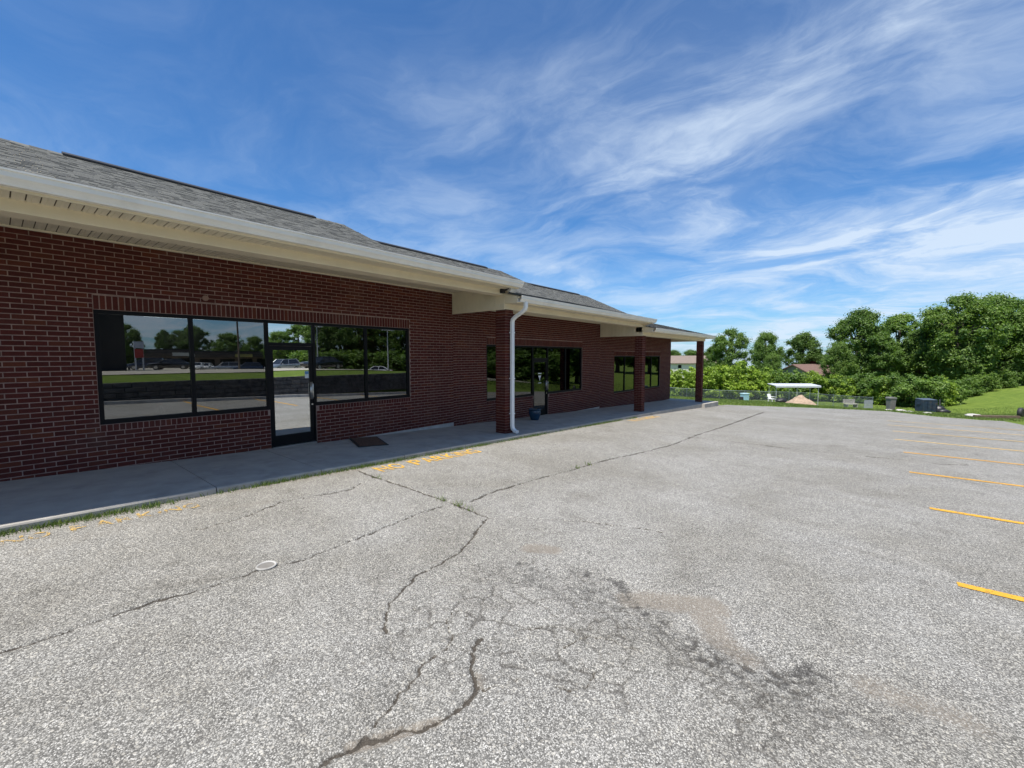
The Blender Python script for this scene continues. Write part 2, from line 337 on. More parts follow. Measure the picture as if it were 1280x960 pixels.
def m_grass():
    m, t, b, o = newmat('lawn'); p = POS(t)
    c = MX(t, MR(t, NOI(t, 1.4, 7, p, 0.7), 0.3, 0.7), (0.085, 0.135, 0.022, 1), (0.165, 0.22, 0.04, 1))
    c = MX(t, M(t, 'MULTIPLY', MR(t, NOI(t, 9, 5, p, 0.7), 0.45, 0.7), 0.6), c, (0.055, 0.10, 0.02, 1))
    c = MX(t, M(t, 'MULTIPLY', MR(t, NOI(t, 0.5, 5, p, 0.6), 0.60, 0.78), 0.4), c, (0.25, 0.23, 0.10, 1))
    setin(t, b.inputs['Base Color'], c); b.inputs['Roughness'].default_value = 0.95; b.inputs['Specular IOR Level'].default_value = 0.1
    BUMP(t, NOI(t, 22, 6, p, 0.75), 1.0, 0.06, b); return m
MAT['grass'] = m_grass()
MAT['blade'] = m_leaf('grass_blades', (0.06, 0.10, 0.02), (0.12, 0.18, 0.035), (0.24, 0.25, 0.08), 0.3)

# ------------------------------------------------------------------ ground sheet (grass) to the horizon
def grid_lines(segs):
    out_ = []
    for a, b_, st in segs: out_ += list(np.arange(a, b_, st))
    out_.append(segs[-1][1]); return np.array(out_)
gx = grid_lines([(-900, -100, 80), (-100, -20, 8), (-20, 12, 2), (12, 26, 0.25), (26, 60, 2), (60, 160, 10), (160, 960, 80)])
gy = grid_lines([(-600, -60, 60), (-60, -12, 4), (-12, 24, 0.6), (24, 80, 0.5), (80, 200, 6), (200, 1400, 80)])
GX, GY = np.meshgrid(gx, gy, indexing='ij'); GZ = terr_z(GX, GY)
in_lot = (GX > -14) & (GX < 13.7) & (GY < 26)
GZ = np.where(in_lot, GZ-0.16, GZ-0.02) + np.where(in_lot, 0, 0.07*(fbm(GX*0.8, GY*0.8, 11, 3)-0.45))
def grid_quads(nx, ny):
    i = np.arange(nx-1)[:, None]*ny + np.arange(ny-1)[None, :]
    return np.stack([i, i+ny, i+ny+1, i+1], -1).reshape(-1, 4)
g = np_mesh('ground', np.stack([GX, GY, GZ], -1).reshape(-1, 3), grid_quads(len(gx), len(gy)), MAT['grass'])
tag(g, kind='structure')
g.data.polygons.foreach_set('use_smooth', [True]*len(g.data.polygons))

# ------------------------------------------------------------------ car park asphalt with real cracks
PX_CRACKS = [  # traced on the photograph, carried to the ground; last value: half width in metres
 ([(-60,838),(0,818),(60,798),(130,775),(200,750),(260,735),(330,710),(380,699.6),(418.6,684),(460,668),(499,652),(528,640),(552,633),(573,632)], .014),
 ([(446.8,588),(469,596.6),(498.8,606),(528.5,616.5),(552,624),(573,632),(599.7,643),(611,648)], .022),
 ([(611,648),(599.7,656.6),(589.3,674.4),(576,690),(556,701),(522.5,718.6),(498.8,739.4),(485.4,757),(482.4,769),(484,790)], .013),
 ([(611,648),(635,646),(659,648),(695,649.5),(744.5,653.4),(789,659.3),(827.7,665)], .012),
 ([(585,628),(611.6,616.5),(641,607.6),(677,597),(706.6,589.8),(736,581),(760,574.3),(800,566),(840,556),(870,544),(905,533),(930,524),(955,515)], .019),
 ([(860,546),(900,550),(950,556),(1000,562),(1047,566),(1090,571),(1140,576),(1175,580),(1210,581)], .020),
 ([(247,662),(300,648),(350,628),(383,622),(412,616.5),(439,612),(451,603)], .016),
 ([(398,960),(415.6,944),(439,938),(457,926),(493,917.5),(520,911),(546,905.6),(588,873),(594,858),(592,834),(592,807.6),(601,797)], .013),
 ([(463,908.6),(481,892),(507.7,861),(525.5,837),(537,822.5),(558,810.6),(564,793),(558,775),(570,764.6),(585,772)], .008),
 ([(600,864),(626,858),(647,849)], .006),
 ([(692,858),(730,861),(748,834)], .006),
 ([(707,808),(735,795),(760,800),(800,815)], .007),
 ([(644,787),(690,783),(735,795)], .007),
]
ax = grid_lines([(KERB_X-0.03, 3.9, 0.022), (3.9, 9.4, 0.0105), (9.4, 13.9, 0.06)])
ay = grid_lines([(-14, -0.4, 0.4), (-0.4, 0.6, 0.03), (0.6, 4.4, 0.0105), (4.4, 8, 0.028), (8, 14, 0.05), (14, 40, 0.12)])
AX, AY = np.meshgrid(ax, ay, indexing='ij'); AZ = lot_z(AX, AY)
crack = np.zeros_like(AX)
wob = 0.034*(vn(AX*14, AY*14, 31)-0.5) + 0.024*(vn(AX*38, AY*38, 32)-0.5); wob2 = 0.034*(vn(AX*14, AY*14, 33)-0.5) + 0.024*(vn(AX*38, AY*38, 34)-0.5)
wvar = 0.22 + 1.0*vn(AX*4, AY*4, 35) + 0.6*vn(AX*22, AY*22, 36)
def seg_field(P, hw, soft=0.6, wobble=True):
    """distance field to a polyline, only near it"""
    res = np.full(AX.shape, 9.0)
    for (x0, y0), (x1, y1) in zip(P[:-1], P[1:]):
        i0, i1 = np.searchsorted(ax, [min(x0, x1)-hw*4-.06, max(x0, x1)+hw*4+.06]); j0, j1 = np.searchsorted(ay, [min(y0, y1)-hw*4-.06, max(y0, y1)+hw*4+.06])
        if i1 <= i0 or j1 <= j0: continue
        sl = (slice(i0, i1), slice(j0, j1)); X = AX[sl] + (wob[sl] if wobble else 0); Y = AY[sl] + (wob2[sl] if wobble else 0)
        dx, dy = x1-x0, y1-y0; L = dx*dx+dy*dy+1e-9; t = np.clip(((X-x0)*dx+(Y-y0)*dy)/L, 0, 1)
        res[sl] = np.minimum(res[sl], np.hypot(X-x0-t*dx, Y-y0-t*dy))
    return res
for pl, hw in PX_CRACKS:
    P = [pix_ground(*p) for p in pl]
    far = np.clip(np.hypot(AX-CAM[0], AY-CAM[1])/9.0, 1.0, 2.2)
    hw *= 0.98; d = seg_field(P, hw*2.6); h = hw*wvar*far
    crack = np.maximum(crack, 1-sst(h*0.35, h*1.35, d))
# crazing (alligator cracks) round the pothole
def zone(P, r, seed, soft=0.5):
    d = seg_field([pix_ground(*p) for p in P], r, wobble=False); d = d + r*0.9*(fbm(AX*4, AY*4, seed, 4)-0.47)
    return 1-sst(r*(1-soft), r*(1+soft*0.6), d)
def cell_edges(fr, sd_, lo, hi):
    sl = (slice(*np.searchsorted(ax, [4.6, 9.6])), slice(*np.searchsorted(ay, [0.5, 5.2]))); X, Y = AX[sl], AY[sl]
    jx = X*fr+1.1*vn(X*2.2, Y*2.2, sd_+1)+.30*vn(X*fr*3.6, Y*fr*3.6, sd_+3); jy = Y*fr+1.1*vn(X*2.2, Y*2.2, sd_+2)+.30*vn(X*fr*3.6, Y*fr*3.6, sd_+4)
    f1 = np.full(X.shape, 9.0); f2 = f1.copy(); bx_, by_ = np.floor(jx), np.floor(jy)
    for a in (-1, 0, 1):
        for c in (-1, 0, 1):
            cx, cy = bx_+a, by_+c; dd = np.hypot(jx-cx-_h(cx, cy, sd_+5), jy-cy-_h(cx, cy, sd_+6))
            f2 = np.where(dd < f1, f1, np.minimum(f2, dd)); f1 = np.minimum(f1, dd)
    r_ = np.zeros_like(AX); r_[sl] = 1-sst(lo, hi, (f2-f1)*(0.5+1.1*vn(X*6, Y*6, sd_+7))); return r_
craze = zone([(560,790),(640,770),(700,800),(780,810),(860,850),(960,900)], 0.62, 71, 0.55)
craze2 = zone([(640,720),(720,740),(800,790),(880,840),(980,870)], 0.5, 78, 0.7)
fine_c = np.clip(np.maximum(1.0*cell_edges(4.4, 500, .0, .095)*craze*sst(.12, .45, vn(AX*3, AY*3, 64)), 0.9*cell_edges(8.5, 520, .0, .12)*np.maximum(craze2, .5*craze)*sst(.2, .55, vn(AX*4, AY*4, 65))), 0, 1)
ravel = np.maximum.reduce([1.15*zone([(890,822),(930,836),(965,845),(1010,838)], 0.10, 72, 0.8), 1.0*zone([(725,712),(770,726),(790,750),(820,775)], 0.075, 73, 0.9), 0.85*zone([(648,703),(690,713)], 0.06, 74, 0.9),
                           0.7*zone([(790,758),(830,785),(880,815),(960,850),(1050,880)], 0.14, 75, 0.9), 0.6*zone([(640,715),(760,740),(870,800),(980,860)], 0.30, 76, 0.9)])
ravel = ravel*(0.35+0.65*sst(0.35, 0.62, fbm(AX*24, AY*24, 77, 3)))
dirt = np.maximum.reduce([0.95*zone([(664,685),(690,687)], 0.10, 81, 0.7), 1.0*zone([(790,745),(840,752),(890,758)], 0.13, 82, 0.9), 0.95*zone([(885,770),(900,795),(930,815)], 0.12, 83, 0.9),
                          1.0*zone([(440,934),(500,916),(545,902)], 0.04, 84, 0.8), 0.6*zone([(596,845),(600,856)], 0.04, 85, 0.8), 0.35*zone([(255,640),(330,628)], 0.16, 86, 0.9), 0.6*zone([(1090,860),(1200,900)], 0.13, 87, 0.9),
                          0.30*zone([(40,690),(150,660)], 0.16, 88, 0.9), 0.35*zone([(1140,540),(1280,553)], 0.25, 89, 0.9)])
dirt = np.maximum(dirt, 0.55*(1-sst(0.05, 0.32, AX-KERB_X+0.15*(fbm(AX*5, AY*5, 90, 3)-0.45)))*(AX < 3))
dep = 0.020*crack + 0.008*fine_c + 0.012*ravel + 0.010*dirt*(AX > 3) + 0.02*zone([(720,715),(800,755),(880,790),(950,830),(1040,860)], 0.3, 91, 0.9)
AZ = AZ - dep - 0.006*ravel*fbm(AX*30, AY*30, 92, 2)
far_edge = np.interp(AX, [2, 3.2, 5.2, 7.5, 9.8, 10.4, 11.4, 13, 14.8], [27.5, 29, 34, 36.5, 38.6, 36, 33, 31.5, 33]) + 0.9*(fbm(AX*1.1, AY*1.1, 93, 3)-0.45)
V = np.stack([AX, AY, AZ], -1).reshape(-1, 3); Q = grid_quads(len(ax), len(ay))
keep = (AY < far_edge).reshape(-1)[Q].all(1)
lot = np_mesh('car_park', V, Q[keep], MAT['asphalt']); tag(lot, kind='structure')
lot.data.polygons.foreach_set('use_smooth', [True]*len(lot.data.polygons))
at = lot.data.attributes.new('surf', 'FLOAT_COLOR', 'POINT')
at.data.foreach_set('color', np.stack([crack, dirt, ravel, fine_c], -1).astype(np.float32).ravel())
# asphalt that runs on past the porch end and beyond the coarse sheet
xs = np.linspace(-6, KERB_X-0.03, 12); ys = np.linspace(25.3, 29.5, 20); XX, YY = np.meshgrid(xs, ys, indexing='ij')
V = np.stack([XX, YY, lot_z(XX, YY)-0.004], -1).reshape(-1, 3); Q = grid_quads(12, 20)
fe = np.interp(XX, [-6, -1, 2, 2.2], [25.6, 26.2, 27.2, 27.6]); keep = (YY < fe).reshape(-1)[Q].all(1)
e2 = np_mesh('car_park_end', V, Q[keep], MAT['asphalt']); tag(e2, kind='structure')

# ------------------------------------------------------------------ sidewalk in slabs
walk = MB().box(-0.02, KERB_X-0.03, -6, -5.9, -0.6, -0.5).build('sidewalk', MAT['concrete_walk']); tag(walk, kind='structure')
joints = [-6.0, -4.5, -3.0, -1.6, -0.12, 1.72, 3.07, 4.58, 6.08, 7.6, 9.1, 10.6, 12.1, 13.6, 15.1, 16.6, 18.1, 19.6, 21.1, 22.6, 24.1, 25.2]
for i, (a, c) in enumerate(zip(joints[:-1], joints[1:])):
    a += 0.006; c -= 0.006; mb = MB(); z0, z1 = sw_z(a), sw_z(c); dz = random.uniform(-.003, .003)
    xo = KERB_X + (0.14 if a > 22.5 else 0); ea, ec = (max(0.0, 0.035*(1.35-q)) for q in (a, c)); xi = -0.012 if a < 24 else -1.2; n = 0.012
    prof = [(xi, -0.55), (xo, -0.55), (xo, -n*2), (xo-n*0.6, -n*0.6), (xo-n*2, 0), (xi, 0)]
    va = [(x+(ea if x > 1 else 0), a, z0+z+dz) for x, z in prof]; vb = [(x+(ec if x > 1 else 0), c, z1+z+dz) for x, z in prof]; k = len(prof)
    mb.add(va+vb, [(j, (j+1) % k, k+(j+1) % k, k+j)[::-1] for j in range(k)] + [tuple(range(k)), tuple(range(k, 2*k))[::-1]])
    mb.build('slab', MAT['concrete_walk'], walk)

# ------------------------------------------------------------------ painted markings
def ground_patch(name, xs, ys, mat, parent=None, lift=0.006):
    X, Y = np.meshgrid(xs, ys, indexing='ij'); V = np.stack([X, Y, lot_z(X, Y)+lift], -1).reshape(-1, 3)
    return np_mesh(name, V, grid_quads(len(xs), len(ys)), mat, parent)
PX_STRIPE = [(1185,727),(1162,631),(1151,590),(1148,565),(1144,551),(1140,541),(1137,534),(1135,528.5)]
sp = [pix_ground(*p) for p in PX_STRIPE]
words = ['beside the crazed asphalt', 'second from the crazed asphalt', 'third from the crazed asphalt', 'fourth from the crazed asphalt', 'fifth from the crazed asphalt', 'sixth from the crazed asphalt', 'seventh from the crazed asphalt', 'last before the grass bank']
for i, (x, y) in enumerate(sp):
    y = 5.08+2.72*i
    o = ground_patch('stall_line', np.linspace(9.08+0.05*(i % 2)+0.015*i, 13.45, 60), np.array([y-0.05, y, y+0.05]), MAT['yellow'] if i < 4 else MAT['yellow_mid'])
    tag(o, 'yellow painted stall line '+words[i], 'road marking', 'yellow parking stall lines')
def text_mark(body, y0, y1, x_base, h, mat, name, label, jag=0):
    cu = bpy.data.curves.new('txt', 'FONT'); cu.body = body; cu.size = 1.0; cu.extrude = 0; cu.space_character = 1.12; cu.offset = 0.012
    to = bpy.data.objects.new('txt', cu); COL.objects.link(to); dg = bpy.context.evaluated_depsgraph_get(); dg.update()
    me = bpy.data.meshes.new_from_object(to.evaluated_get(dg)); bpy.data.objects.remove(to)
    co = np.zeros(len(me.vertices)*3, np.float32); me.vertices.foreach_get('co', co); co = co.reshape(-1, 3)
    u = (co[:, 0]-co[:, 0].min())/np.ptp(co[:, 0]); v = (co[:, 1]-co[:, 1].min())/np.ptp(co[:, 1])
    Y = y0+(y1-y0)*u; X = x_base - h*v; me.vertices.foreach_set('co', np.stack([X, Y, lot_z(X, Y)+0.007], -1).astype(np.float32).ravel()); me.update()
    me.materials.clear(); me.materials.append(mat); o = bpy.data.objects.new(name, me); COL.objects.link(o)
    return o
def text_sign(body, y0, y1, x_base, h, mat, label):
    # one painted notice, each letter a part; letter widths follow the stencil
    e = empty('painted_lettering', (x_base, y0, float(lot_z(x_base, y0)))); tag(e, label, 'road marking', 'kerbside lettering')
    wid = {' ': .62, 'I': .35}; tot = sum(wid.get(c, 1.0) for c in body); u = (y1-y0)/tot; y = y0
    for c in body:
        w1 = wid.get(c, 1.0)*u
        if c != ' ':
            o = text_mark(c, y+.08*u, y+w1-.08*u, x_base, h, mat, 'letter', ''); o.parent = e; o.matrix_parent_inverse = Matrix.Translation(-e.location)
        y += w1
text_sign('NO PARKING', 3.78, 6.08, 2.66, 0.34, MAT['yellow_text'], 'yellow NO PARKING lettering painted on the asphalt by the door mat')
text_sign('NO PARKING', 13.4, 15.7, 2.66, 0.34, MAT['yellow_worn'], 'faded yellow lettering on the asphalt by the middle brick pillar')
text_sign('NO PARKING', -0.05, 1.45, 2.60, 0.2, m_paint('yellow_paint_ghost', (0.45, 0.30, 0.10), 0.52, 7), 'almost worn away yellow lettering along the kerb under the wide window')

# ------------------------------------------------------------------ the brick shop building
BLD = empty('brick_shop_building', (0, 0, 0))
tag(BLD, 'long dark red brick shop row with stepped shingle roofs and a covered porch', 'building')
STEP = 0.32; C_H = 0.0677; C_L = 0.2032
SEC = [(-5.0, 7.76, 0), (7.76, 15.9, 1), (15.9, 24.2, 2)]
WIN_OFF = [0.94, 9.05, 17.2]; WW = 5.42; WZ0, WZ1 = 0.665, 2.31
DOOR = (2.27, 3.13)         # door opening, offset from the window's start
WALL_TOP = 3.34
def brick_box(mb, y0, y1, z0, z1, xf=0.0, d=0.0065):
    mb.add([(xf, y0, z0), (xf, y1, z0), (xf, y1, z1), (xf, y0, z1), (xf-d, y0-.001, z0-.001), (xf-d, y1+.001, z0-.001), (xf-d, y1+.001, z1+.001), (xf-d, y0-.001, z1+.001)],
           [(0, 1, 2, 3), (4, 5, 1, 0), (5, 6, 2, 1), (6, 7, 3, 2), (7, 4, 0, 3)])
def unit_brick(w_, h_):
    mb = MB(); brick_box(mb, -w_/2, w_/2, -h_/2, h_/2); return mb
brick_me = {}
def brick_obj(name, y0, y1, z0, z1, parent):
    key = (name, round(y1-y0, 3), round(z1-z0, 3))
    if key not in brick_me:
        o = unit_brick(key[1], key[2]).build(name, MAT['brick'], parent); brick_me[key] = o.data
    else:
        o = bpy.data.objects.new(name, brick_me[key]); COL.objects.link(o); o.parent = parent
    o.location = (random.uniform(-.0012, .0012), (y0+y1)/2, (z0+z1)/2); return o
for (ya, yb, k) in SEC:
    dz = -STEP*k; wa = WIN_OFF[k]; wb = wa+WW; z0w, z1w = WZ0+dz, WZ1+dz; base = -0.112+dz; top = WALL_TOP+dz
    da, db = wa+DOOR[0], wa+DOOR[1]
    # mortar bed wall with the opening, 0.2 thick
    wl_ = MB(); xb = -0.21; xm = -0.0045
    for (a, c, e, f) in ((ya, wa, base, top), (wb, yb, base, top), (wa, wb, z1w, top), (wa, da, base, z0w), (db, wb, base, z0w)):
        wl_.box(xb, xm, a, c, e, f)
    wall = wl_.build('front_wall', MAT['mortar'], BLD)
    MB().box(xb, -0.006, ya+.002, yb-.002, base-0.7, base-0.001).build('foundation', MAT['concrete'], BLD)
    pieces = []; soldiers = []
    zc = base; r = 0; n_cour = int(round((top-base)/C_H))
    lint0, lint1 = z1w, z1w+0.2032; sill0, sill1 = z0w-0.098, z0w
    for r in range(n_cour):
        z_a = base+r*C_H+0.0062; z_b = base+(r+1)*C_H-0.0062; y = ya - (C_L/2 if r % 2 else 0)
        while y < yb:
            p0, p1 = max(y+0.006, ya+0.003), min(y+C_L-0.006, yb-0.003); y += C_L
            segs = [(p0, p1)]
            zm = (z_a+z_b)/2; cut = None
            if lint0 < zm < lint1: cut = (wa-0.005, wb+0.005)
            elif z0w < zm <= z1w: cut = (wa-0.006, wb+0.006)
            elif sill0 < zm <= sill1: cut = (wa-0.005, wb+0.005)
            elif zm <= sill0: cut = (da-0.004, db+0.004)
            if cut:
                ns = []
                for (q0, q1) in segs:
                    if q1 <= cut[0] or q0 >= cut[1]: ns.append((q0, q1))
                    else:
                        if q0 < cut[0]: ns.append((q0, cut[0]))
                        if q1 > cut[1]: ns.append((cut[1], q1))
                segs = ns
            for (q0, q1) in segs:
                if q1-q0 > 0.025: pieces.append((q0, q1, z_a, z_b))
    for i in range(80):
        y = wa+i*WW/80; soldiers.append((y+0.0068, y+WW/80-0.0068, lint0+0.006, lint1-0.006))
    rows = [(wa+i*WW/80+0.006, wa+(i+1)*WW/80-0.006, sill0+0.004, sill1-0.006) for i in range(80)]
    rows = [q for q in rows if q[1] < da-0.004 or q[0] > db+0.004]
    if k == 0:
        vis = [q for q in pieces if q[0] > -0.12]
        vis.sort(key=lambda q: math.hypot(CAM[0], (q[0]+q[1])/2 - 0.0)); near = set(vis[:300])
        for q in pieces:
            if q in near: brick_obj('brick', *q, wall)
        for q in soldiers: brick_obj('lintel_brick', *q, wall)
        rest = [q for q in pieces if q not in near] + rows
    else: rest = pieces+soldiers+rows
    mb = MB()
    for q in rest: brick_box(mb, *q, xf=random.uniform(-.0012, .0012))
    tag(mb.build('brick_field', MAT['brick'], wall), kind='stuff')
    # side, back and ceiling of the shell so that the rooms are closed
    sh = MB().box(-10.9, -10.7, ya, yb, base-0.5, top).box(-10.7, -0.215, ya, ya+0.1, base, top).box(-10.7, -0.215, yb-0.11, yb-0.005, base, top)
    sh.build('shell_wall', MAT['brick'], BLD)
    MB().box(-10.69, -0.215, ya+0.1, yb-0.11, base-0.02, base+0.06).build('shop_floor', plain('dark_carpet', (0.07, 0.068, 0.065), 0.95), BLD)
    cz = 2.62+dz
    MB().box(-10.69, -0.215, ya+0.1, yb-0.11, cz, cz+0.05).build('shop_ceiling', plain('ceiling_tile', (0.35, 0.35, 0.34), 0.9), BLD)
    MB().box(-5.2, -5.1, ya+0.1, yb-0.11, base+0.06, cz).build('shop_partition', plain('room_paint', (0.16, 0.155, 0.145), 0.9), BLD)
    if k == 2:   # gable and end wall
        pass
# wall fittings
MB().tube([(0.0, 2.28, 2.60), (0.02, 2.28, 2.60)], 0.045, 14).build('wall_cap', plain('rusty_plastic', (0.26, 0.16, 0.12), 0.7), BLD)

# window bands with door
FR = 0.055
def pane(name, y0, y1, z0, z1, x, mat, parent, tilt=0.0):
    o = MB().box(-0.004, 0.004, 0, y1-y0, 0, z1-z0).build(name, mat, parent); o.location = (x, y0, z0); o.rotation_euler = (0, random.uniform(-.0012, .0012), random.uniform(-.0015, .0015)+tilt); return o
for k in range(3):
    dz = -STEP*k; wa = WIN_OFF[k]; wb = wa+WW; z0, z1 = WZ0+dz, WZ1+dz; da, db = wa+DOOR[0], wa+DOOR[1]
    base = -0.112+dz; xf0, xf1 = -0.105, -0.025
    fr = MB(); mull = [wa, wa+1.135, da, db, wa+4.28, wb]
    fr.box(xf0, xf1, wa+.002, wb-.002, z1-FR, z1-.002)
    for a, c in ((wa, da), (db, wb)): fr.box(xf0, xf1-.002, a+.003, c, z0+.002, z0+FR+0.012)
    for j, y in enumerate(mull):
        e = 0 if 0 < j < 5 else (FR/2 if j == 0 else -FR/2); zb = (base+0.06) if j in (2, 3) else z0+FR+0.012
        fr.box(xf0+.003, xf1-.004, y+e-FR/2+(.0025 if j == 0 else 0), y+e+FR/2-(.0025 if j == 5 else 0), zb, z1-FR)
    fr.box(xf0+.003, xf1-.004, da+FR/2, db-FR/2, 1.845+dz, 1.905+dz)
    frame = fr.build('window_frame', MAT['frame'], BLD)
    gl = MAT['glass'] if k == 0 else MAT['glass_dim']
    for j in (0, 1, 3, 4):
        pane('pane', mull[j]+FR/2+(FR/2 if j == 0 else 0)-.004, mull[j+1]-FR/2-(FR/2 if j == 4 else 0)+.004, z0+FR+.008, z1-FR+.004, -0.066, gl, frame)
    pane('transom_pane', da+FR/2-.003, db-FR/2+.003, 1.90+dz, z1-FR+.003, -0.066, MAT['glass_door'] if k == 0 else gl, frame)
    # door leaf
    dm = MB(); d0, d1 = da+FR/2+.004, db-FR/2-.004; dbot = base+0.072; dtop = 1.840+dz; xd0, xd1 = -0.092, -0.045; st = 0.065
    dm.box(xd0, xd1, d0, d0+st, dbot, dtop).box(xd0, xd1, d1-st, d1, dbot, dtop).box(xd0, xd1-.001, d0+st, d1-st, dtop-0.075, dtop).box(xd0, xd1-.001, d0+st, d1-st, dbot, dbot+0.20)
    door = dm.build('door', MAT['frame'], BLD)
    pane('door_pane', d0+st-.003, d1-st+.003, dbot+0.197, dtop-0.072, -0.068, MAT['glass_door'] if k == 0 else gl, door)
    MB().tube([(-.045, d1-.035, .83+dz), (.012, d1-.035, .83+dz), (.02, d1-.035, .85+dz), (.02, d1-.035, 1.09+dz), (.012, d1-.035, 1.11+dz), (-.045, d1-.035, 1.11+dz)], 0.011, 8).box(-.045, -.038, d1-.06, d1-.012, .80+dz, 1.14+dz).build('handle', MAT['steel'], door, True)
    MB().tube([(-.045, d1-.033, .70+dz), (-.03, d1-.033, .70+dz)], 0.017, 12).build('lock', MAT['steel'], door)
    MB().box(-0.10, 0.02, da+FR/2, db-FR/2, base+0.05, base+0.068).build('threshold', MAT['steel'], BLD)
    MB().box(-0.10, -0.02, da-.001, db+.001, base-.0, base+0.049).build('door_step', MAT['concrete'], BLD)
    # door stickers
    if k == 0:
        MB().box(-.062, -.0605, d1-st-.085, d1-st-.012, 1.22, 1.36).build('sticker', plain('sticker_white', (0.62, 0.66, 0.68), 0.5), door)
        MB().box(-.0603, -.0598, d1-st-.083, d1-st-.014, 1.30, 1.355).build('sticker_band', plain('sticker_blue', (0.10, 0.25, 0.45), 0.5), door)
    if k == 1:
        ym = (d0+d1)/2; sw = plain('sticker_white', (0.75, 0.75, 0.73), 0.5)
        em = MB(); em.box(-.0625, -.0612, ym-.10, ym+.10, 1.055, 1.085).box(-.0625, -.0612, ym-.075, ym+.075, .97, 1.0)
        em.add([(-.0615, ym-.07, .98), (-.0615, ym+.07, .98), (-.0615, ym+.03, .90), (-.0615, ym-.03, .90)], [(0, 1, 2, 3)]).box(-.0625, -.0612, ym-.02, ym+.02, .83, .90)
        for q in range(4): em.box(-.0625, -.0612, ym-.09+q*.05, ym-.06+q*.05, .735, .765)
        em.build('sticker', sw, door)
# lit fluorescent ceiling fittings seen through the wide window
em_m, t_, b_, o_ = newmat('lit_diffuser'); b_.inputs['Emission Color'].default_value = (1, .97, .9, 1); b_.inputs['Emission Strength'].default_value = 6.0; b_.inputs['Base Color'].default_value = (.8, .8, .8, 1)
for x, y in ((-3.95, 3.75), (-4.6, 2.9), (-3.95, 6.6)):
    MB().box(x-0.07, x+0.07, y-0.6, y+0.6, 2.575, 2.612).build('ceiling_light', em_m, BLD)

# porch: beam, ceiling, soffit, gutter, fascia per section
RX, RZ, BX, BZ, EX, EZ = -5.35, 6.07, -1.45, 4.276, 2.26, 3.352   # ridge, break, eave
def roof_z(x):
    if x < RX: return RZ-(RX-x)*0.46
    if x < BX: return RZ-(x-RX)*(RZ-BZ)/(BX-RX)
    return BZ-(x-BX)*(BZ-EZ)/(EX-BX)
COLX0, COLX1 = 1.50, 1.80
soff_me = {}
def soffit_run(name, x0, x1, ya, yb, z, parent, joined=False):
    n = int(round((yb-ya)/0.100)); st = (yb-ya)/n; o0 = None; jm = MB()
    for i in range(n):
        y = ya+(i+0.5)*st; h = st/2-0.0055
        if joined:
            jm.box(x0, x1, y-h, y+h, z+.002, z+.012); continue
        if o0 is None:
            # vinyl panel with a raised middle rib
            prof = [(-h, 0.004), (-h*0.25, 0.004), (-h*0.2, 0.0), (h*0.2, 0.0), (h*0.25, 0.004), (h, 0.004), (h, 0.012), (-h, 0.012)]
            o0 = MB().prism(prof, 'x', x0, x1).build(name, MAT['soffit'], parent); o = o0
        else:
            o = bpy.data.objects.new(name, o0.data); COL.objects.link(o); o.parent = parent
        o.location = (0, y, z)
    if joined: tag(jm.build('soffit_panels', MAT['soffit'], parent), kind='stuff')
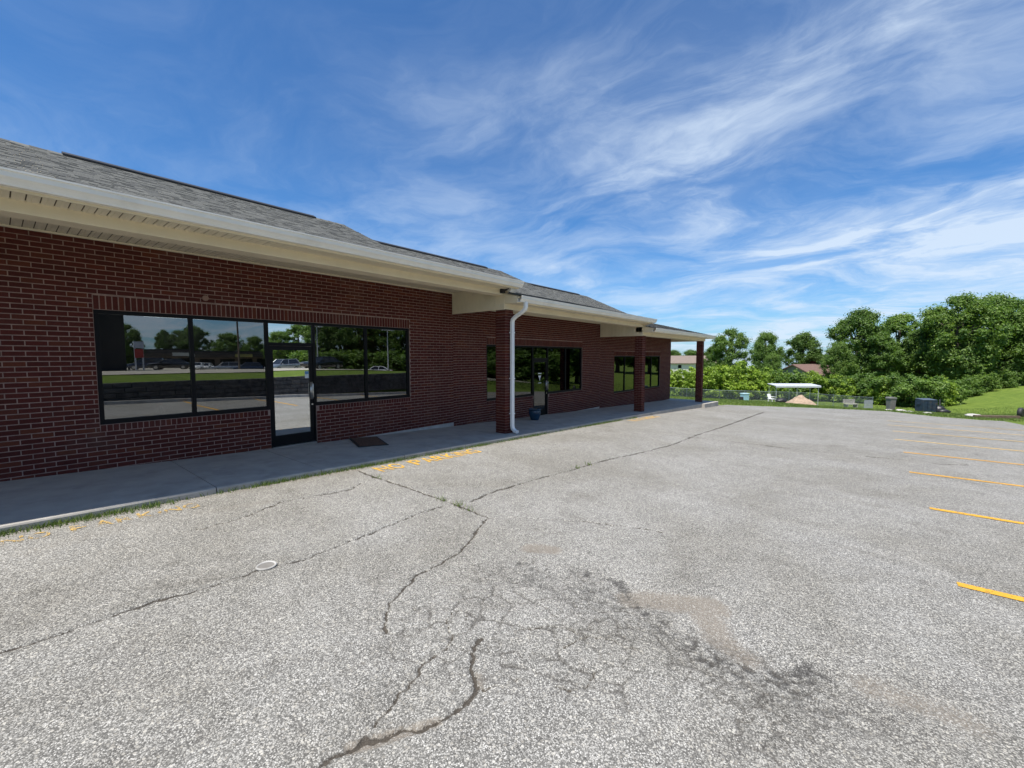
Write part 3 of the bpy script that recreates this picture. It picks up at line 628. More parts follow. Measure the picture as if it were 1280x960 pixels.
for (ya, yb, k) in SEC:
    dz = -STEP*k; y0, y1 = ya, yb-0.02
    ys = (7.46 if k == 0 else yb-0.36) if k < 2 else yb-0.1   # right end of the beam over the pillar
    ye = yb+0.03                                   # eave end
    # beam box
    ba = ya if k == 0 else ya-0.02
    MB().box(COLX0+.02, COLX1, ba, ye-.05, 3.08+dz, 3.21+dz).build('porch_beam', MAT['beige'], BLD, bevel=0.006)
    MB().box(COLX1-.01, COLX1+.012, ba+.01, ye-.06, 3.198+dz, 3.222+dz).build('beam_trim', MAT['beige'], BLD)
    # porch ceiling and outer soffit
    cg = MB().box(-0.0, COLX0+.018, ya+.03, yb-.03, 3.312+dz, 3.325+dz).build('porch_ceiling', MAT['soffit_gap'], BLD)
    og = MB().box(COLX1+.005, EX-.09, ba+.01, ye-.02, 3.215+dz, 3.228+dz).build('eave_soffit', MAT['soffit_gap'], BLD)
    soffit_run('soffit_panel', 0.012, COLX0+.016, ya+.03, yb-.03, 3.298+dz, cg, k > 0); soffit_run('soffit_panel', COLX1+.012, EX-.092, ba+.01, ye-.02, 3.201+dz, og, k > 0)
    MB().box(COLX0+.0, COLX0+.022, ya+.03, yb-.03, 3.085+dz, 3.31+dz).build('beam_lining', MAT['beige'], BLD)
    MB().box(0.001, 0.03, ya+.03, yb-.03, 3.272+dz, 3.297+dz).build('ceiling_trim', MAT['soffit'], BLD)
    # fascia + gutter (ogee profile)
    MB().box(EX-.092, EX-.07, ba+.0, ye, 3.19+dz, 3.335+dz).build('fascia', MAT['beige'], BLD)
    gx0 = EX-.069
    prof = [(gx0, 3.345), (gx0, 3.215), (gx0+.075, 3.215), (gx0+.082, 3.235), (gx0+.10, 3.262), (gx0+.122, 3.285), (gx0+.125, 3.33), (gx0+.138, 3.336), (gx0+.138, 3.352), (gx0+.126, 3.352), (gx0+.118, 3.335), (gx0+.115, 3.29), (gx0+.092, 3.27), (gx0+.07, 3.225), (gx0+.008, 3.225), (gx0+.008, 3.345)]
    gut = MB().prism([(x, z+dz) for x, z in prof], 'y', ba-.0, ye+.03).build('gutter', MAT['gutter'], BLD)
    for ysm in ([2.9] if k == 0 else []):
        MB().prism([(x+(.002 if x > gx0+.05 else 0), z+dz-.001) for x, z in prof], 'y', ysm, ysm+.05).build('gutter_joint', MAT['gutter'], gut)
    if k > 0: MB().prism([(COLX0+.03, 3.215+dz), (EX-.07, 3.195+dz), (EX-.07, 3.335+dz), (COLX0+.03, 3.50+dz)], 'y', ba-.012, ba-.001).build('eave_end', MAT['beige'], BLD)
    # roof deck and shingle courses
    yr0, yr1 = ya-(0.0 if k == 0 else 0.02), ye+0.02
    deckp = [(EX+.0, EZ-.02), (BX, BZ-.02), (RX, RZ-.02), (-11.3, roof_z(-11.3)-.02), (-11.3, roof_z(-11.3)-.16), (RX, RZ-.17), (BX, BZ-.17), (EX-.05, EZ-.05)]
    roof = MB().prism([(x, z+dz) for x, z in deckp], 'y', yr0, yr1-.01).build('roof', MAT['beige'], BLD)
    sm = MB(); expo = 0.14
    def course(x_lo, z_lo, x_hi, z_hi, seed):
        L = math.hypot(x_hi-x_lo, z_hi-z_lo); n = int(L/expo)+1; ux, uz = (x_hi-x_lo)/L, (z_hi-z_lo)/L; nx, nz = -uz, ux
        if nz < 0: nx, nz = -nx, -nz
        for r in range(n):
            a = r*expo; b = min(a+expo+0.012, L)
            y = yr0 - random.uniform(0, .3)
            while y < yr1:
                w_ = random.choice((.08, .11, .14, .19, .25)); q0, q1 = max(y, yr0), min(y+w_-.003, yr1); y += w_
                if q1-q0 < .02: continue
                t1 = random.choice((.007, .007, .013)); t0 = .002
                def P(s, h): return (x_lo+ux*s+nx*h, z_lo+uz*s+nz*h)
                (xa, za), (xb_, zb_) = P(a-0.004, t1), P(b, t0); (xc, zc_) = P(a-0.004, -.004)
                sm.add([(xa, q0, za+dz), (xa, q1, za+dz), (xb_, q1, zb_+dz), (xb_, q0, zb_+dz), (xc, q0, zc_+dz), (xc, q1, zc_+dz)], [(0, 1, 2, 3), (4, 5, 1, 0)])
    course(EX+.035, EZ-.012, BX, BZ-.012, 1); course(BX, BZ-.012, RX, RZ-.012, 2)
    xb = -11.3; sm.add([(RX, yr0, RZ-.012+dz), (RX, yr1, RZ-.012+dz), (xb, yr1, roof_z(xb)-.01+dz), (xb, yr0, roof_z(xb)-.01+dz)], [(0, 1, 2, 3)])
    tag(sm.build('shingles', MAT['shingle'], roof), kind='stuff')
    # ridge cap and vent
    cap = MB(); y = yr0
    while y < yr1-.05:
        q = min(y+.27, yr1); cap.add([(RX+.14, y, RZ-.066+dz), (RX, y, RZ+.012+dz), (RX-.14, y, RZ-.066+dz), (RX+.14, q, RZ-.074+dz), (RX, q, RZ+.004+dz), (RX-.14, q, RZ-.074+dz)], [(0, 3, 4, 1), (1, 4, 5, 2)]); y += .26
    tag(cap.build('ridge_cap', MAT['shingle'], roof), kind='stuff')
    v0, v1 = (1.2, 6.75) if k == 0 else (ya+0.95, yb-1.15)
    vt = MB().prism([(RX+.17, RZ-.065+dz), (RX+.17, RZ-.03+dz), (RX, RZ+.055+dz), (RX-.17, RZ-.03+dz), (RX-.17, RZ-.065+dz), (RX, RZ+.02+dz)], 'y', v0, v1).build('ridge_vent', MAT['vent'], roof)
    # gable wall above the lower roof
    MB().prism([(-10.8, base), (-0.02, base), (-0.02, 3.3+dz), (BX, BZ-.18+dz), (RX, RZ-.18+dz), (-10.8, roof_z(-10.8)-.18+dz)] if k == 2 else
               [(-10.8, 3.0+dz), (COLX1, 3.10+dz), (EX-.1, 3.22+dz), (EX-.09, 3.30+dz), (BX, BZ-.18+dz), (RX, RZ-.18+dz), (-10.8, roof_z(-10.8)-.18+dz)], 'y', yb-.003 if k == 2 else yb-.01, yb+.012).build('gable_wall', MAT['beige'] if k < 2 else MAT['mortar'], BLD)
    if k == 2:
        MB().box(0.0, COLX1, yb-.05, yb+.004, 3.08+dz, 3.31+dz).build('porch_end_beam', MAT['beige'], BLD)
    # drop panel between this porch ceiling and the next, lower one
    if k < 2:
        zt, zb2 = 3.30+dz, 3.08+dz-STEP+0.0; pw = 7.755 if k == 0 else yb-.006
        pan = MB().box(0.003, COLX1-.004, pw-.016, pw-.004, zb2, zt).build('drop_panel', MAT['soffit_gap'], BLD)
        nn = 12; wdt = (COLX1-.02)/nn
        for i in range(nn): MB().box(0.008+i*wdt, 0.008+(i+1)*wdt-.0045, pw-.026, pw-.015, zb2+.012, zt-.002).build('soffit_panel', MAT['soffit'], pan)
        MB().box(0.003, COLX1+.0, pw-.03, pw-.0, zb2-.012, zb2+.012).build('panel_trim', MAT['beige'], BLD)
        MB().box(COLX1-.018, COLX1+.004, pw-.034, pw+.004, zb2-.006, 3.21+dz).build('corner_trim', MAT['beige'], BLD)
# brick pillars
for k, yc in enumerate((7.76, 15.88, 23.72)):
    ztop = 3.08-STEP*min(k+1, 2)+(-.005); zb = sw_z(yc+.2)-0.03; s_ = 0.30
    col = MB().box(COLX0+.010, COLX1-.010, yc+.010, yc+s_-.010, zb, ztop).build('brick_pillar', MAT['mortar'], BLD)
    mb = MB(); r = 0; z = zb+.01
    def hb(x0, x1, y0, y1, z0, z1): mb.box(x0, x1, y0, y1, z0, z1)
    while z < ztop-.01:
        z1_ = min(z+C_H-.010, ztop-.002)
        L = 0.193; W = s_-L-.010
        if r % 2:
            hb(COLX0, COLX0+L, yc, yc+.095, z, z1_); hb(COLX0+L+.01, COLX1, yc, yc+L, z, z1_); hb(COLX0+W+.01, COLX1, yc+L+.01, yc+s_, z, z1_); hb(COLX0, COLX0+W, yc+.105, yc+s_, z, z1_)
        else:
            hb(COLX0, COLX0+W, yc, yc+L, z, z1_); hb(COLX0+W+.01, COLX1, yc, yc+.095, z, z1_); hb(COLX1-.095, COLX1, yc+.105, yc+s_, z, z1_); hb(COLX0, COLX1-.105, yc+L+.01, yc+s_, z, z1_)
        z += C_H; r += 1
    tag(mb.build('brick_courses', MAT['brick'], col), kind='stuff')
# downspout on the first pillar
dsx, dsy = COLX1+.055, 7.96; z_g = 3.215-STEP
def rect_pipe(pts, a, b):
    mb = MB(); rings = []
    for i, p in enumerate(pts):
        p = Vector(p); d = (Vector(pts[min(i+1, len(pts)-1)])-Vector(pts[max(i-1, 0)])).normalized(); u = Vector((0, 1, 0)); v_ = d.cross(u).normalized(); c = 0.25
        ring = [(-a, -b*(1-c)), (-a, b*(1-c)), (-a*(1-c), b), (a*(1-c), b), (a, b*(1-c)), (a, -b*(1-c)), (a*(1-c), -b), (-a*(1-c), -b)]
        rings.append([p+u*x+v_*y for x, y in ring])
    mb.v = [tuple(q) for rg in rings for q in rg]
    for i in range(len(pts)-1):
        for j in range(8): mb.f.append((i*8+j, i*8+(j+1) % 8, (i+1)*8+(j+1) % 8, (i+1)*8+j))
    mb.f += [tuple(range(8))[::-1], tuple(len(mb.v)-8+j for j in range(8))]; return mb
zb = sw_z(dsy)
dsp = rect_pipe([(EX, dsy, z_g+.01), (EX, dsy, z_g-.10), (EX-.02, dsy, z_g-.15), (EX-.10, dsy, z_g-.21), (dsx+.10, dsy, z_g-.31), (dsx+.02, dsy, z_g-.37), (dsx, dsy, z_g-.44), (dsx, dsy, zb+.18), (dsx+.02, dsy, zb+.11), (dsx+.09, dsy, zb+.06), (dsx+.16, dsy, zb+.045)], .05, .036).build('downspout', MAT['pipe'], BLD)
for zz_ in (2.2, 1.1, 0.25): MB().box(dsx-.05, dsx+.0385, dsy-.057, dsy+.057, zz_, zz_+.025).build('strap', MAT['pipe'], dsp)
# security light over the first pillar
lx, ly, lz = 1.84, 7.62, 3.16
sl_ = MB().box(lx-.03, lx+.03, ly-.06, ly+.06, lz-.05, lz+.05).tube([(lx, ly, lz), (lx+.16, ly+.03, lz+.03)], .02, 8).build('security_light', MAT['vent'], BLD)
MB().prism([(-.03, -.06), (.05, -.09), (.09, -.02), (.06, .06), (-.03, .05)], 'y', -.10, .10).build('lamp_head', plain('lamp_housing', (.62, .60, .55), .5), sl_, bevel=.008).location = (lx+.22, ly+.05, lz+.03)
MB().prism([(-.02, -.065), (.05, -.095), (.055, -.088), (-.015, -.058)], 'y', -.085, .085).build('lamp_lens', MAT['vent'], sl_).location = (lx+.22, ly+.05, lz+.024)
MB().tube([(lx+.12, ly-.08, lz+.0), (lx+.3, ly-.13, lz+.01)], .012, 6).build('bracket', MAT['vent'], sl_)

# ------------------------------------------------------------------ small things by the shop
mat_o = empty('door_mat', (0.60, 4.83, sw_z(4.83)+.004), math.radians(-20)); mat_o.rotation_euler = (math.atan(-.035)*math.cos(math.radians(20)), 0, math.radians(-20))
MB().box(-.50, .50, -.29, .29, 0, .012).build('rubber_edge', plain('mat_rubber', (.03, .028, .026), .9), mat_o)
MB().box(-.46, .46, -.25, .25, .0125, .020).build('pile', plain('mat_brown', (.10, .055, .035), 1.0, var=.4, nscale=25, bump=.004, bscale=300), mat_o)
tag(mat_o, 'brown rectangular door mat lying askew on the concrete walk', 'door mat')
pot = empty('plant_pot', (0.62, 10.55, sw_z(10.55)-.004)); blue = plain('blue_glaze', (.012, .045, .085), .25, var=.3, spec=.6)
MB().lathe([(.0, 0), (.11, 0), (.125, .02), (.165, .12), (.19, .22), (.185, .29), (.175, .31), (.20, .325), (.205, .35), (.18, .35), (.165, .32), (.16, .28), (0, .28)], n=28).build('pot', blue, pot, True)
MB().lathe([(.0, .281), (.158, .281), (.12, .297), (0, .305)], n=20).build('soil', plain('potting_soil', (.035, .025, .018), 1.0, bump=.01, bscale=60), pot)
st = MB()
for i in range(16):
    a = random.uniform(0, 6.28); r = random.uniform(.02, .09); st.tube([(r*math.cos(a)*.4, r*math.sin(a)*.4, .29), (r*math.cos(a), r*math.sin(a), .35), (r*1.5*math.cos(a), r*1.5*math.sin(a), .36+random.uniform(0, .07))], [.004, .003, .001], 4)
st.build('dry_stems', plain('dry_stem', (.16, .12, .07), .9), pot)
tag(pot, 'round dark blue glazed plant pot beside the second glass door', 'plant pot')
cx, cy = pix_ground(333, 708); rg = empty('drain_ring', (cx, cy, float(lot_z(cx, cy))))
tp = []
ring = MB(); n = 32
for i in range(n):
    a = 2*math.pi*i/n; rr = .070*(1+.03*math.sin(3*a)); tp.append((rr*math.cos(a), rr*math.sin(a), .004))
base = 0
for i in range(n+1):
    p = Vector(tp[i % n]); d = p.normalized()
    for k in range(6):
        t = 2*math.pi*k/6; ring.v.append(tuple(p+Vector((d.x, d.y, 0))*.011*math.cos(t)+Vector((0, 0, .009*math.sin(t)))))
for i in range(n):
    for k in range(6): ring.f.append((i*6+k, i*6+(k+1) % 6, (i+1)*6+(k+1) % 6, (i+1)*6+k))
ring.build('rim', plain('white_pvc', (.40, .39, .37), .7, dirt=((.2, .19, .17, 1), .9)), rg, True)
MB().lathe([(0, .003), (.058, .003), (.063, .006), (.056, .007), (0, .0055)], n=24).build('lid', plain('drain_lid', (.17, .16, .145), .9, bump=.004), rg)
tag(rg, 'small white plastic drain ring set in the asphalt crack', 'drain cover')
sb = empty('spray_bottle', (-0.16, 1.66, WZ0+.012))
MB().lathe([(0, 0), (.045, 0), (.048, .01), (.048, .12), (.03, .165), (.016, .18), (.016, .20), (0, .20)], n=20).build('bottle', plain('white_bottle', (.8, .8, .8), .4), sb, True)
MB().box(-.02, .02, -.05, .03, .20, .245).box(-.008, .008, -.045, -.035, .16, .20).build('trigger', plain('red_trigger', (.6, .04, .03), .45), sb, bevel=.004)
MB().box(-.0485, -.0475, -.02, .02, .03, .11).build('label_patch', plain('bottle_label', (.7, .25, .2), .5), sb)
tag(sb, 'white spray bottle with red trigger on the sill inside the wide window', 'bottle')
MB().box(-.21, -.106, WIN_OFF[0]+.01, WIN_OFF[0]+DOOR[0]-.03, WZ0-.02, WZ0+.011).build('inner_sill', MAT['concrete'], BLD)

# ------------------------------------------------------------------ grass tufts
def blades(name, pts, hmin, hmax, width, lean, mat, zf):
    n = len(pts); a = RNG.uniform(0, 2*np.pi, n); h = RNG.uniform(hmin, hmax, n); wd = width*RNG.uniform(.6, 1.3, n)
    x, y = pts[:, 0], pts[:, 1]; z = zf(x, y)-.01; ca, sa = np.cos(a), np.sin(a); ln = RNG.uniform(.2, 1, n)*lean*h
    b = RNG.uniform(0, 2*np.pi, n); lx_, ly_ = ln*np.cos(b), ln*np.sin(b)
    A = np.stack([x-ca*wd, y-sa*wd, z], -1); B = np.stack([x+ca*wd, y+sa*wd, z], -1)
    Cc = np.stack([x+lx_*.4+ca*wd*.7, y+ly_*.4+sa*wd*.7, z+h*.6], -1); D = np.stack([x+lx_*.4-ca*wd*.7, y+ly_*.4-sa*wd*.7, z+h*.6], -1); E_ = np.stack([x+lx_, y+ly_, z+h], -1)
    V = np.concatenate([A, B, Cc, D, E_]); i = np.arange(n)
    T = np.concatenate([np.stack([i, i+n, i+2*n], -1), np.stack([i, i+2*n, i+3*n], -1), np.stack([i+3*n, i+2*n, i+4*n], -1)])
    return np_mesh(name, V, T, mat)
pts = []
for i in range(30000):
    y = random.uniform(-.3, 14.5); d = float(fbm(np.array(y*1.3), np.array(3.3), 44, 3))
    dens_ = (1.0 if y < 1.3 else .55 if y < 6.8 else .35)*(d-.18)*2.0
    if 1.15 < y < 2.1: dens_ *= .25
    if random.random() < dens_*.62: pts.append((KERB_X+.006+abs(random.gauss(0, .045 if y > 1.3 else .07)), y))
for (px, py, s_, n) in ((573,632,.045,35),(585,637,.04,20),(552,625,.05,30),(736,581,.05,30),(720,585,.05,20),(470,597,.04,20)):
    q = pix_ground(px, py)
    for i in range(n): pts.append((q[0]+random.gauss(0, s_), q[1]+random.gauss(0, s_*.6)))
o = blades('kerb_grass', np.array(pts), .02, .085, .004, .9, MAT['blade'], lot_z)
tag(o, 'thin yellow green grass growing along the kerb and in cracks', 'grass', kind='stuff')
# verge and bank: longer tufts
pts = np.stack([RNG.uniform(-8, 24, 90000), RNG.uniform(26, 68, 90000)], -1)
fe = np.interp(pts[:, 0], [-6, -1, 2, 3.2, 5.2, 7.5, 9.8, 10.4, 11.4, 13, 14.8, 30], [25.6, 26.2, 27.5, 29, 34, 36.5, 38.6, 36, 33, 31.5, 33, 22])
pts = pts[(pts[:, 1] > fe+.05) & (RNG.uniform(0, 1, len(pts)) < np.clip(2.0-(pts[:, 1]-fe)*.05, .5, 1))]
o = blades('verge_grass', pts, .05, .14, .012, .8, MAT['blade'], terr_z); tag(o, 'mown grass verge and bank beyond the car park', 'grass', kind='stuff')

# ------------------------------------------------------------------ things at the far side of the car park
def tz(x, y): return float(terr_z(x, y))
# carport
cx, cy = depth_xy(993, 47); cz = tz(cx, cy); cp = empty('carport', (cx, cy, cz), YAW-.06); cp.scale = (.74, .55, .95); met = plain('galvanised', (.55, .56, .56), .45, metal=.5); wht = plain('white_sheet_metal', (.50, .52, .55), .4)
for sx in (-3.0, -.05, 2.95):
    for sy in (-1.3, 1.3): MB().tube([(sx, sy, -.1), (sx, sy, 2.02 if sy < 0 else 2.14)], .045, 8).build('post', met, cp)
for sy, z in ((-1.3, 2.04), (1.3, 2.16)): MB().box(-3.1, 3.1, sy-.04, sy+.04, z-.04, z+.06).build('rail', met, cp)
for i in range(12):
    x0 = -3.2+i*.5335
    MB().prism([(-1.6, 2.055), (-1.6, 2.25), (-1.56, 2.26), (1.6, 2.40), (1.6, 2.345), (-1.5, 2.20), (-1.55, 2.055)], 'x', x0, x0+.52).build('roof_panel', wht, cp)
tag(cp, 'open carport with white sheet metal roof over the soil heap', 'carport')
# soil mound
mx_, my_ = depth_xy(1003, 42.5); R_ = 1.45; u = np.linspace(-1, 1, 40); UX, UY = np.meshgrid(u, u, indexing='ij'); rr = np.hypot(UX, UY)
hz = .95*np.clip(1-rr, 0, 1)**.85*(.8+.5*fbm(UX*3+5, UY*3, 21, 4)) - .1*(rr > .97)
XX = mx_+UX*R_; YY = my_+UY*R_; V = np.stack([XX-mx_, YY-my_, terr_z(XX, YY)-tz(mx_, my_)+hz-.03+.04*fbm(UX*14, UY*14, 22, 2)*(rr < .95)], -1).reshape(-1, 3)
o = np_mesh('soil_mound', V, grid_quads(40, 40), plain('orange_soil', (.33, .24, .17), .98, var=.25, nscale=4, bump=.03, bscale=15)); o.location = (mx_, my_, tz(mx_, my_))
tag(o, 'low heap of orange brown soil in front of the carport', 'soil heap')
# chain link fence
fence = empty('chain_link_fence', (0, 0, 0)); fp = [depth_xy(820, 58), depth_xy(900, 56), depth_xy(1000, 53.5), depth_xy(1093, 47)]
gal = plain('fence_metal', (.16, .19, .20), .5, metal=.5); top_, wires = MB(), MB(); posts = []
for (xa, ya_), (xb, yb_) in zip(fp[:-1], fp[1:]):
    L = math.hypot(xb-xa, yb_-ya_); n = max(1, int(L/2.8))
    for i in range(n): posts.append((xa+(xb-xa)*i/n, ya_+(yb_-ya_)*i/n))
posts.append(fp[-1]); FH = 1.35
for x, y in posts: z = tz(x, y); MB().tube([(x, y, z-.2), (x, y, z+FH)], .035, 8).lathe([(0, FH), (.045, FH), (.03, FH+.05), (0, FH+.06)], (x, y, z), 8).build('post', gal, fence)
for (xa, ya_), (xb, yb_) in zip(posts[:-1], posts[1:]):
    za, zb = tz(xa, ya_), tz(xb, yb_); MB().tube([(xa, ya_, za+FH-.03), (xb, yb_, zb+FH-.03)], .024, 6).build('top_rail', gal, fence)
    L = math.hypot(xb-xa, yb_-ya_); m_ = int(L/.11)
    for i in range(-12, m_):
        for sgn in (1, -1):
            s0, s1 = (i*.11, i*.11+FH) if sgn > 0 else (i*.11+FH, i*.11); h0, h1 = 0.0, FH-.04
            pts_ = []
            for s_, h_ in ((s0, h0), (s1, h1)):
                pts_.append((s_, h_))
            (sa_, ha_), (sb_, hb_) = pts_
            def clip(t0):
                return max(0, min(L, t0))
            if max(sa_, sb_) <= 0 or min(sa_, sb_) >= L: continue
            c0, c1 = clip(sa_), clip(sb_); h0 = ha_+(hb_-ha_)*(c0-sa_)/(sb_-sa_); h1 = ha_+(hb_-ha_)*(c1-sa_)/(sb_-sa_)
            P = [(xa+(xb-xa)*c/L, ya_+(yb_-ya_)*c/L, za+(zb-za)*c/L+h) for c, h in ((c0, h0), (c1, h1))]
            wires.tube(P, .0065, 3, False)
tag(wires.build('wire_mesh', gal, fence), kind='stuff')
tag(fence, 'low dark chain link fence in front of the bright green shrubs', 'fence')
# grey bin
def put(px, d, name, rz=0.0):
    x, y = depth_xy(px, d); return empty(name, (x, y, tz(x, y)), YAW+rz)
b = put(1116, 36.5, 'rubbish_bin'); gm = plain('grey_bin', (.16, .155, .15), .7, var=.15)
MB().add([(-.33, -.33, 0), (.33, -.33, 0), (.33, .33, 0), (-.33, .33, 0), (-.39, -.39, .98), (.39, -.39, .98), (.39, .39, .98), (-.39, .39, .98)], [(3, 2, 1, 0), (4, 5, 6, 7), (0, 1, 5, 4), (1, 2, 6, 5), (2, 3, 7, 6), (3, 0, 4, 7)]).build('body', gm, b, bevel=.03)
MB().prism([(-.44, .98), (-.44, 1.10), (-.36, 1.16), (.36, 1.16), (.44, 1.10), (.44, .98)], 'y', -.44, .44).build('lid', gm, b, bevel=.02)
for i in range(5): MB().box(-.30+i*.135, -.24+i*.135, -.405, -.375, .15, .9).build('slat', gm, b)
b.scale = (.62, .62, 1)
tag(b, 'square dark grey outdoor rubbish bin with overhanging lid on the grass edge', 'bin')
# blue dumpster
b = put(1160, 37, 'dumpster', -.08); bm_ = plain('blue_steel', (.022, .038, .065), .5, var=.25, dirt=((.10, .07, .05, 1), .5))
MB().prism([(-.62, .12), (.62, .12), (.70, .95), (.62, 1.18), (-.70, 1.12)], 'x', -.85, .85).build('body', bm_, b, bevel=.01)
for x in (-.87, -.3, .27, .83): MB().box(x, x+.05, -.75, -.66, .18, 1.05).build('rib', bm_, b)
for x in (-.85, .01): MB().prism([(-.74, 1.13), (-.74, 1.16), (.66, 1.24), (.66, 1.20)], 'x', x, x+.84).build('lid', plain('dumpster_lid', (.07, .09, .12), .45), b)
for x in (-.92, .85): MB().box(x, x+.09, -.3, .3, .72, .86).build('fork_pocket', bm_, b)
for x in (-.7, .7):
    for y in (-.45, .45): MB().tube([(x-.03, y, .06), (x+.03, y, .06)], .07, 10).build('wheel', MAT['vent'], b)
b.scale = (.66, .6, 1)
tag(b, 'blue steel dumpster standing on the grass edge under the trees', 'dumpster')
def lump(name, px, d, sx, sy, sz, mat, label, cat, seed, dz=0, rz=0):
    th = np.linspace(0, np.pi, 14); ph = np.linspace(0, 2*np.pi, 21)[:-1]; TH, PH = np.meshgrid(th, ph, indexing='ij')
    r = .8+.45*fbm(3+np.cos(PH)*np.sin(TH)*2+seed, 3+np.sin(PH)*np.sin(TH)*2+np.cos(TH)*1.7, seed, 4)
    V = np.stack([r*np.sin(TH)*np.cos(PH)*sx, r*np.sin(TH)*np.sin(PH)*sy, (r*np.cos(TH)*.5+.42)*sz], -1).reshape(-1, 3)
    Q = np.array([(i*20+j, (i+1)*20+j, (i+1)*20+(j+1) % 20, i*20+(j+1) % 20) for i in range(13) for j in range(20)])
    o = np_mesh(name, V, Q, mat); x, y = depth_xy(px, d); o.location = (x, y, tz(x, y)+dz); o.rotation_euler = (0, 0, YAW+rz); o.data.polygons.foreach_set('use_smooth', [True]*len(o.data.polygons))
    tag(o, label, cat); return o
blk = plain('black_plastic', (.018, .018, .02), .45, bump=.02, bscale=12)
lump('rubbish_bag', 1176, 37, .45, .4, .75, blk, 'full black rubbish bag slumped against the blue dumpster', 'bag', 3)
lump('rubbish_bag', 1183, 36.4, .5, .35, .45, blk, 'flatter black rubbish bag spilling away from the dumpster onto grass', 'bag', 8)
MB_ = put(1178, 38, 'broken_board', .9); MB().prism([(-.1, 0), (.0, 0), (.42, 1.25), (.30, 1.28)], 'y', -.04, .04).build('board', blk, MB_); tag(MB_, 'dark board leaning behind the black rubbish bags', 'board')
# pale concrete scraps at the asphalt's far edge
cm = MAT['concrete']
for i, (px, d, s_, lab) in enumerate(((1113, 33.5, .30, 'pale concrete lump on the asphalt edge in front of the grey bin'), (1129, 32, .42, 'broad flat concrete scrap between the grey bin and the dumpster'), (1140, 30.5, .26, 'small concrete scrap on dirt in front of the blue dumpster'), (1163, 28.5, .28, 'concrete scrap at the lawn edge below the rubbish bags'), (1221, 25.6, .5, 'flat concrete slab piece beside the weathered timber'), (1262, 25.2, .22, 'small pale stone lying behind the weathered timber'))):
    lump('concrete_scrap', px, d, s_, s_*.7, s_*.45, cm, lab, 'rubble', 20+i, -.02, i)
b = put(1246, 24.6, 'landscape_timber', -.18); wd_ = plain('weathered_timber', (.12, .085, .06), .95, var=.35, nscale=8, bump=.01)
MB().box(-.95, 1.0, -.09, .09, -.03, .17).build('beam', wd_, b, bevel=.015); MB().box(-.2, 1.5, .20, .36, -.03, .14).build('beam', wd_, b, bevel=.015)
tag(b, 'weathered brown timber beams edging the lawn', 'timber')
b = put(1280, 26.5, 'spare_tyre', .5)
MB().lathe([(.16, -.10), (.27, -.11), (.32, -.07), (.33, 0), (.32, .07), (.27, .11), (.16, .10)], n=24).build('tyre', MAT['vent'], b, True); MB().lathe([(.0, -.05), (.155, -.08), (.16, .06), (.06, .07), (0, .05)], n=18).build('rim', MAT['steel'], b)
for c in b.children: c.rotation_euler = (math.pi/2, 0, 0); c.location = (0, 0, .31)
tag(b, 'black tyre with metal rim standing on the lawn edge', 'tyre')
# odds and ends in front of the fence
b = put(966, 45, 'garden_chair', .4); wp = plain('white_plastic', (.75, .75, .73), .5)
MB().box(-.25, .25, -.25, .25, .40, .44).build('seat', wp, b); MB().prism([(.22, .44), (.26, .44), (.38, .92), (.34, .92)], 'x', -.24, .24).build('backrest', wp, b)
for x in (-.22, .22):
    for y in (-.22, .22): MB().tube([(x*1.1, y*1.1, 0), (x, y, .41)], .025, 6).build('leg', wp, b)
    MB().box(x*1.12-.025, x*1.12+.025, -.22, .28, .62, .66).build('armrest', wp, b)
tag(b, 'white plastic garden chair under the left end of the carport', 'chair')
lump('rubbish_bag', 978, 44.5, .55, .4, .6, blk, 'black sack on the ground between the white chair and the soil heap', 'bag', 12)
b = put(932, 47, 'storage_box', .2); MB().box(-.33, .33, -.3, .3, 0, .78).build('body', plain('pale_blue_plastic', (.28, .46, .52), .55), b, bevel=.03); MB().box(-.36, .36, -.33, .33, .78, .90).build('lid', plain('pale_blue_lid', (.42, .58, .62), .5), b, bevel=.02); MB().box(-.55, -.345, -.25, .2, 0, .5).build('side_bin', MAT['vent'], b, bevel=.02)
tag(b, 'pale blue plastic storage box in front of the chain link fence', 'box')
b = put(1066, 42, 'park_bench', .1); gw = plain('grey_wood', (.33, .31, .29), .85, var=.25)
for i in range(3): MB().box(-.65, .65, -.22+i*.15, -.09+i*.15, .42, .46).build('seat_slat', gw, b)
for i in range(3): MB().box(-.65, .65, .24, .27, .52+i*.13, .62+i*.13).build('back_slat', gw, b)
for x in (-.5, .5): MB().box(x-.03, x+.03, -.2, .23, 0, .42).build('leg', gw, b); MB().box(x-.03, x+.03, .20, .24, 0, .9).build('back_post', gw, b)
tag(b, 'weathered grey slatted bench by the chain link fence', 'bench')
b = put(1088, 42, 'gate_panel', .0); 
for i in range(9): MB().box(-.42+i*.095, -.36+i*.095, -.01, .01, .05, .95).build('picket', plain('grey_picket', (.30, .32, .34), .7) if i == 0 else b.children[0].data.materials[0], b)
MB().box(-.45, .47, .012, .03, .2, .27).box(-.45, .47, .012, .03, .72, .79).build('cross_rail', b.children[0].data.materials[0], b); tag(b, 'short grey picket gate panel at the end of the chain link fence', 'gate')

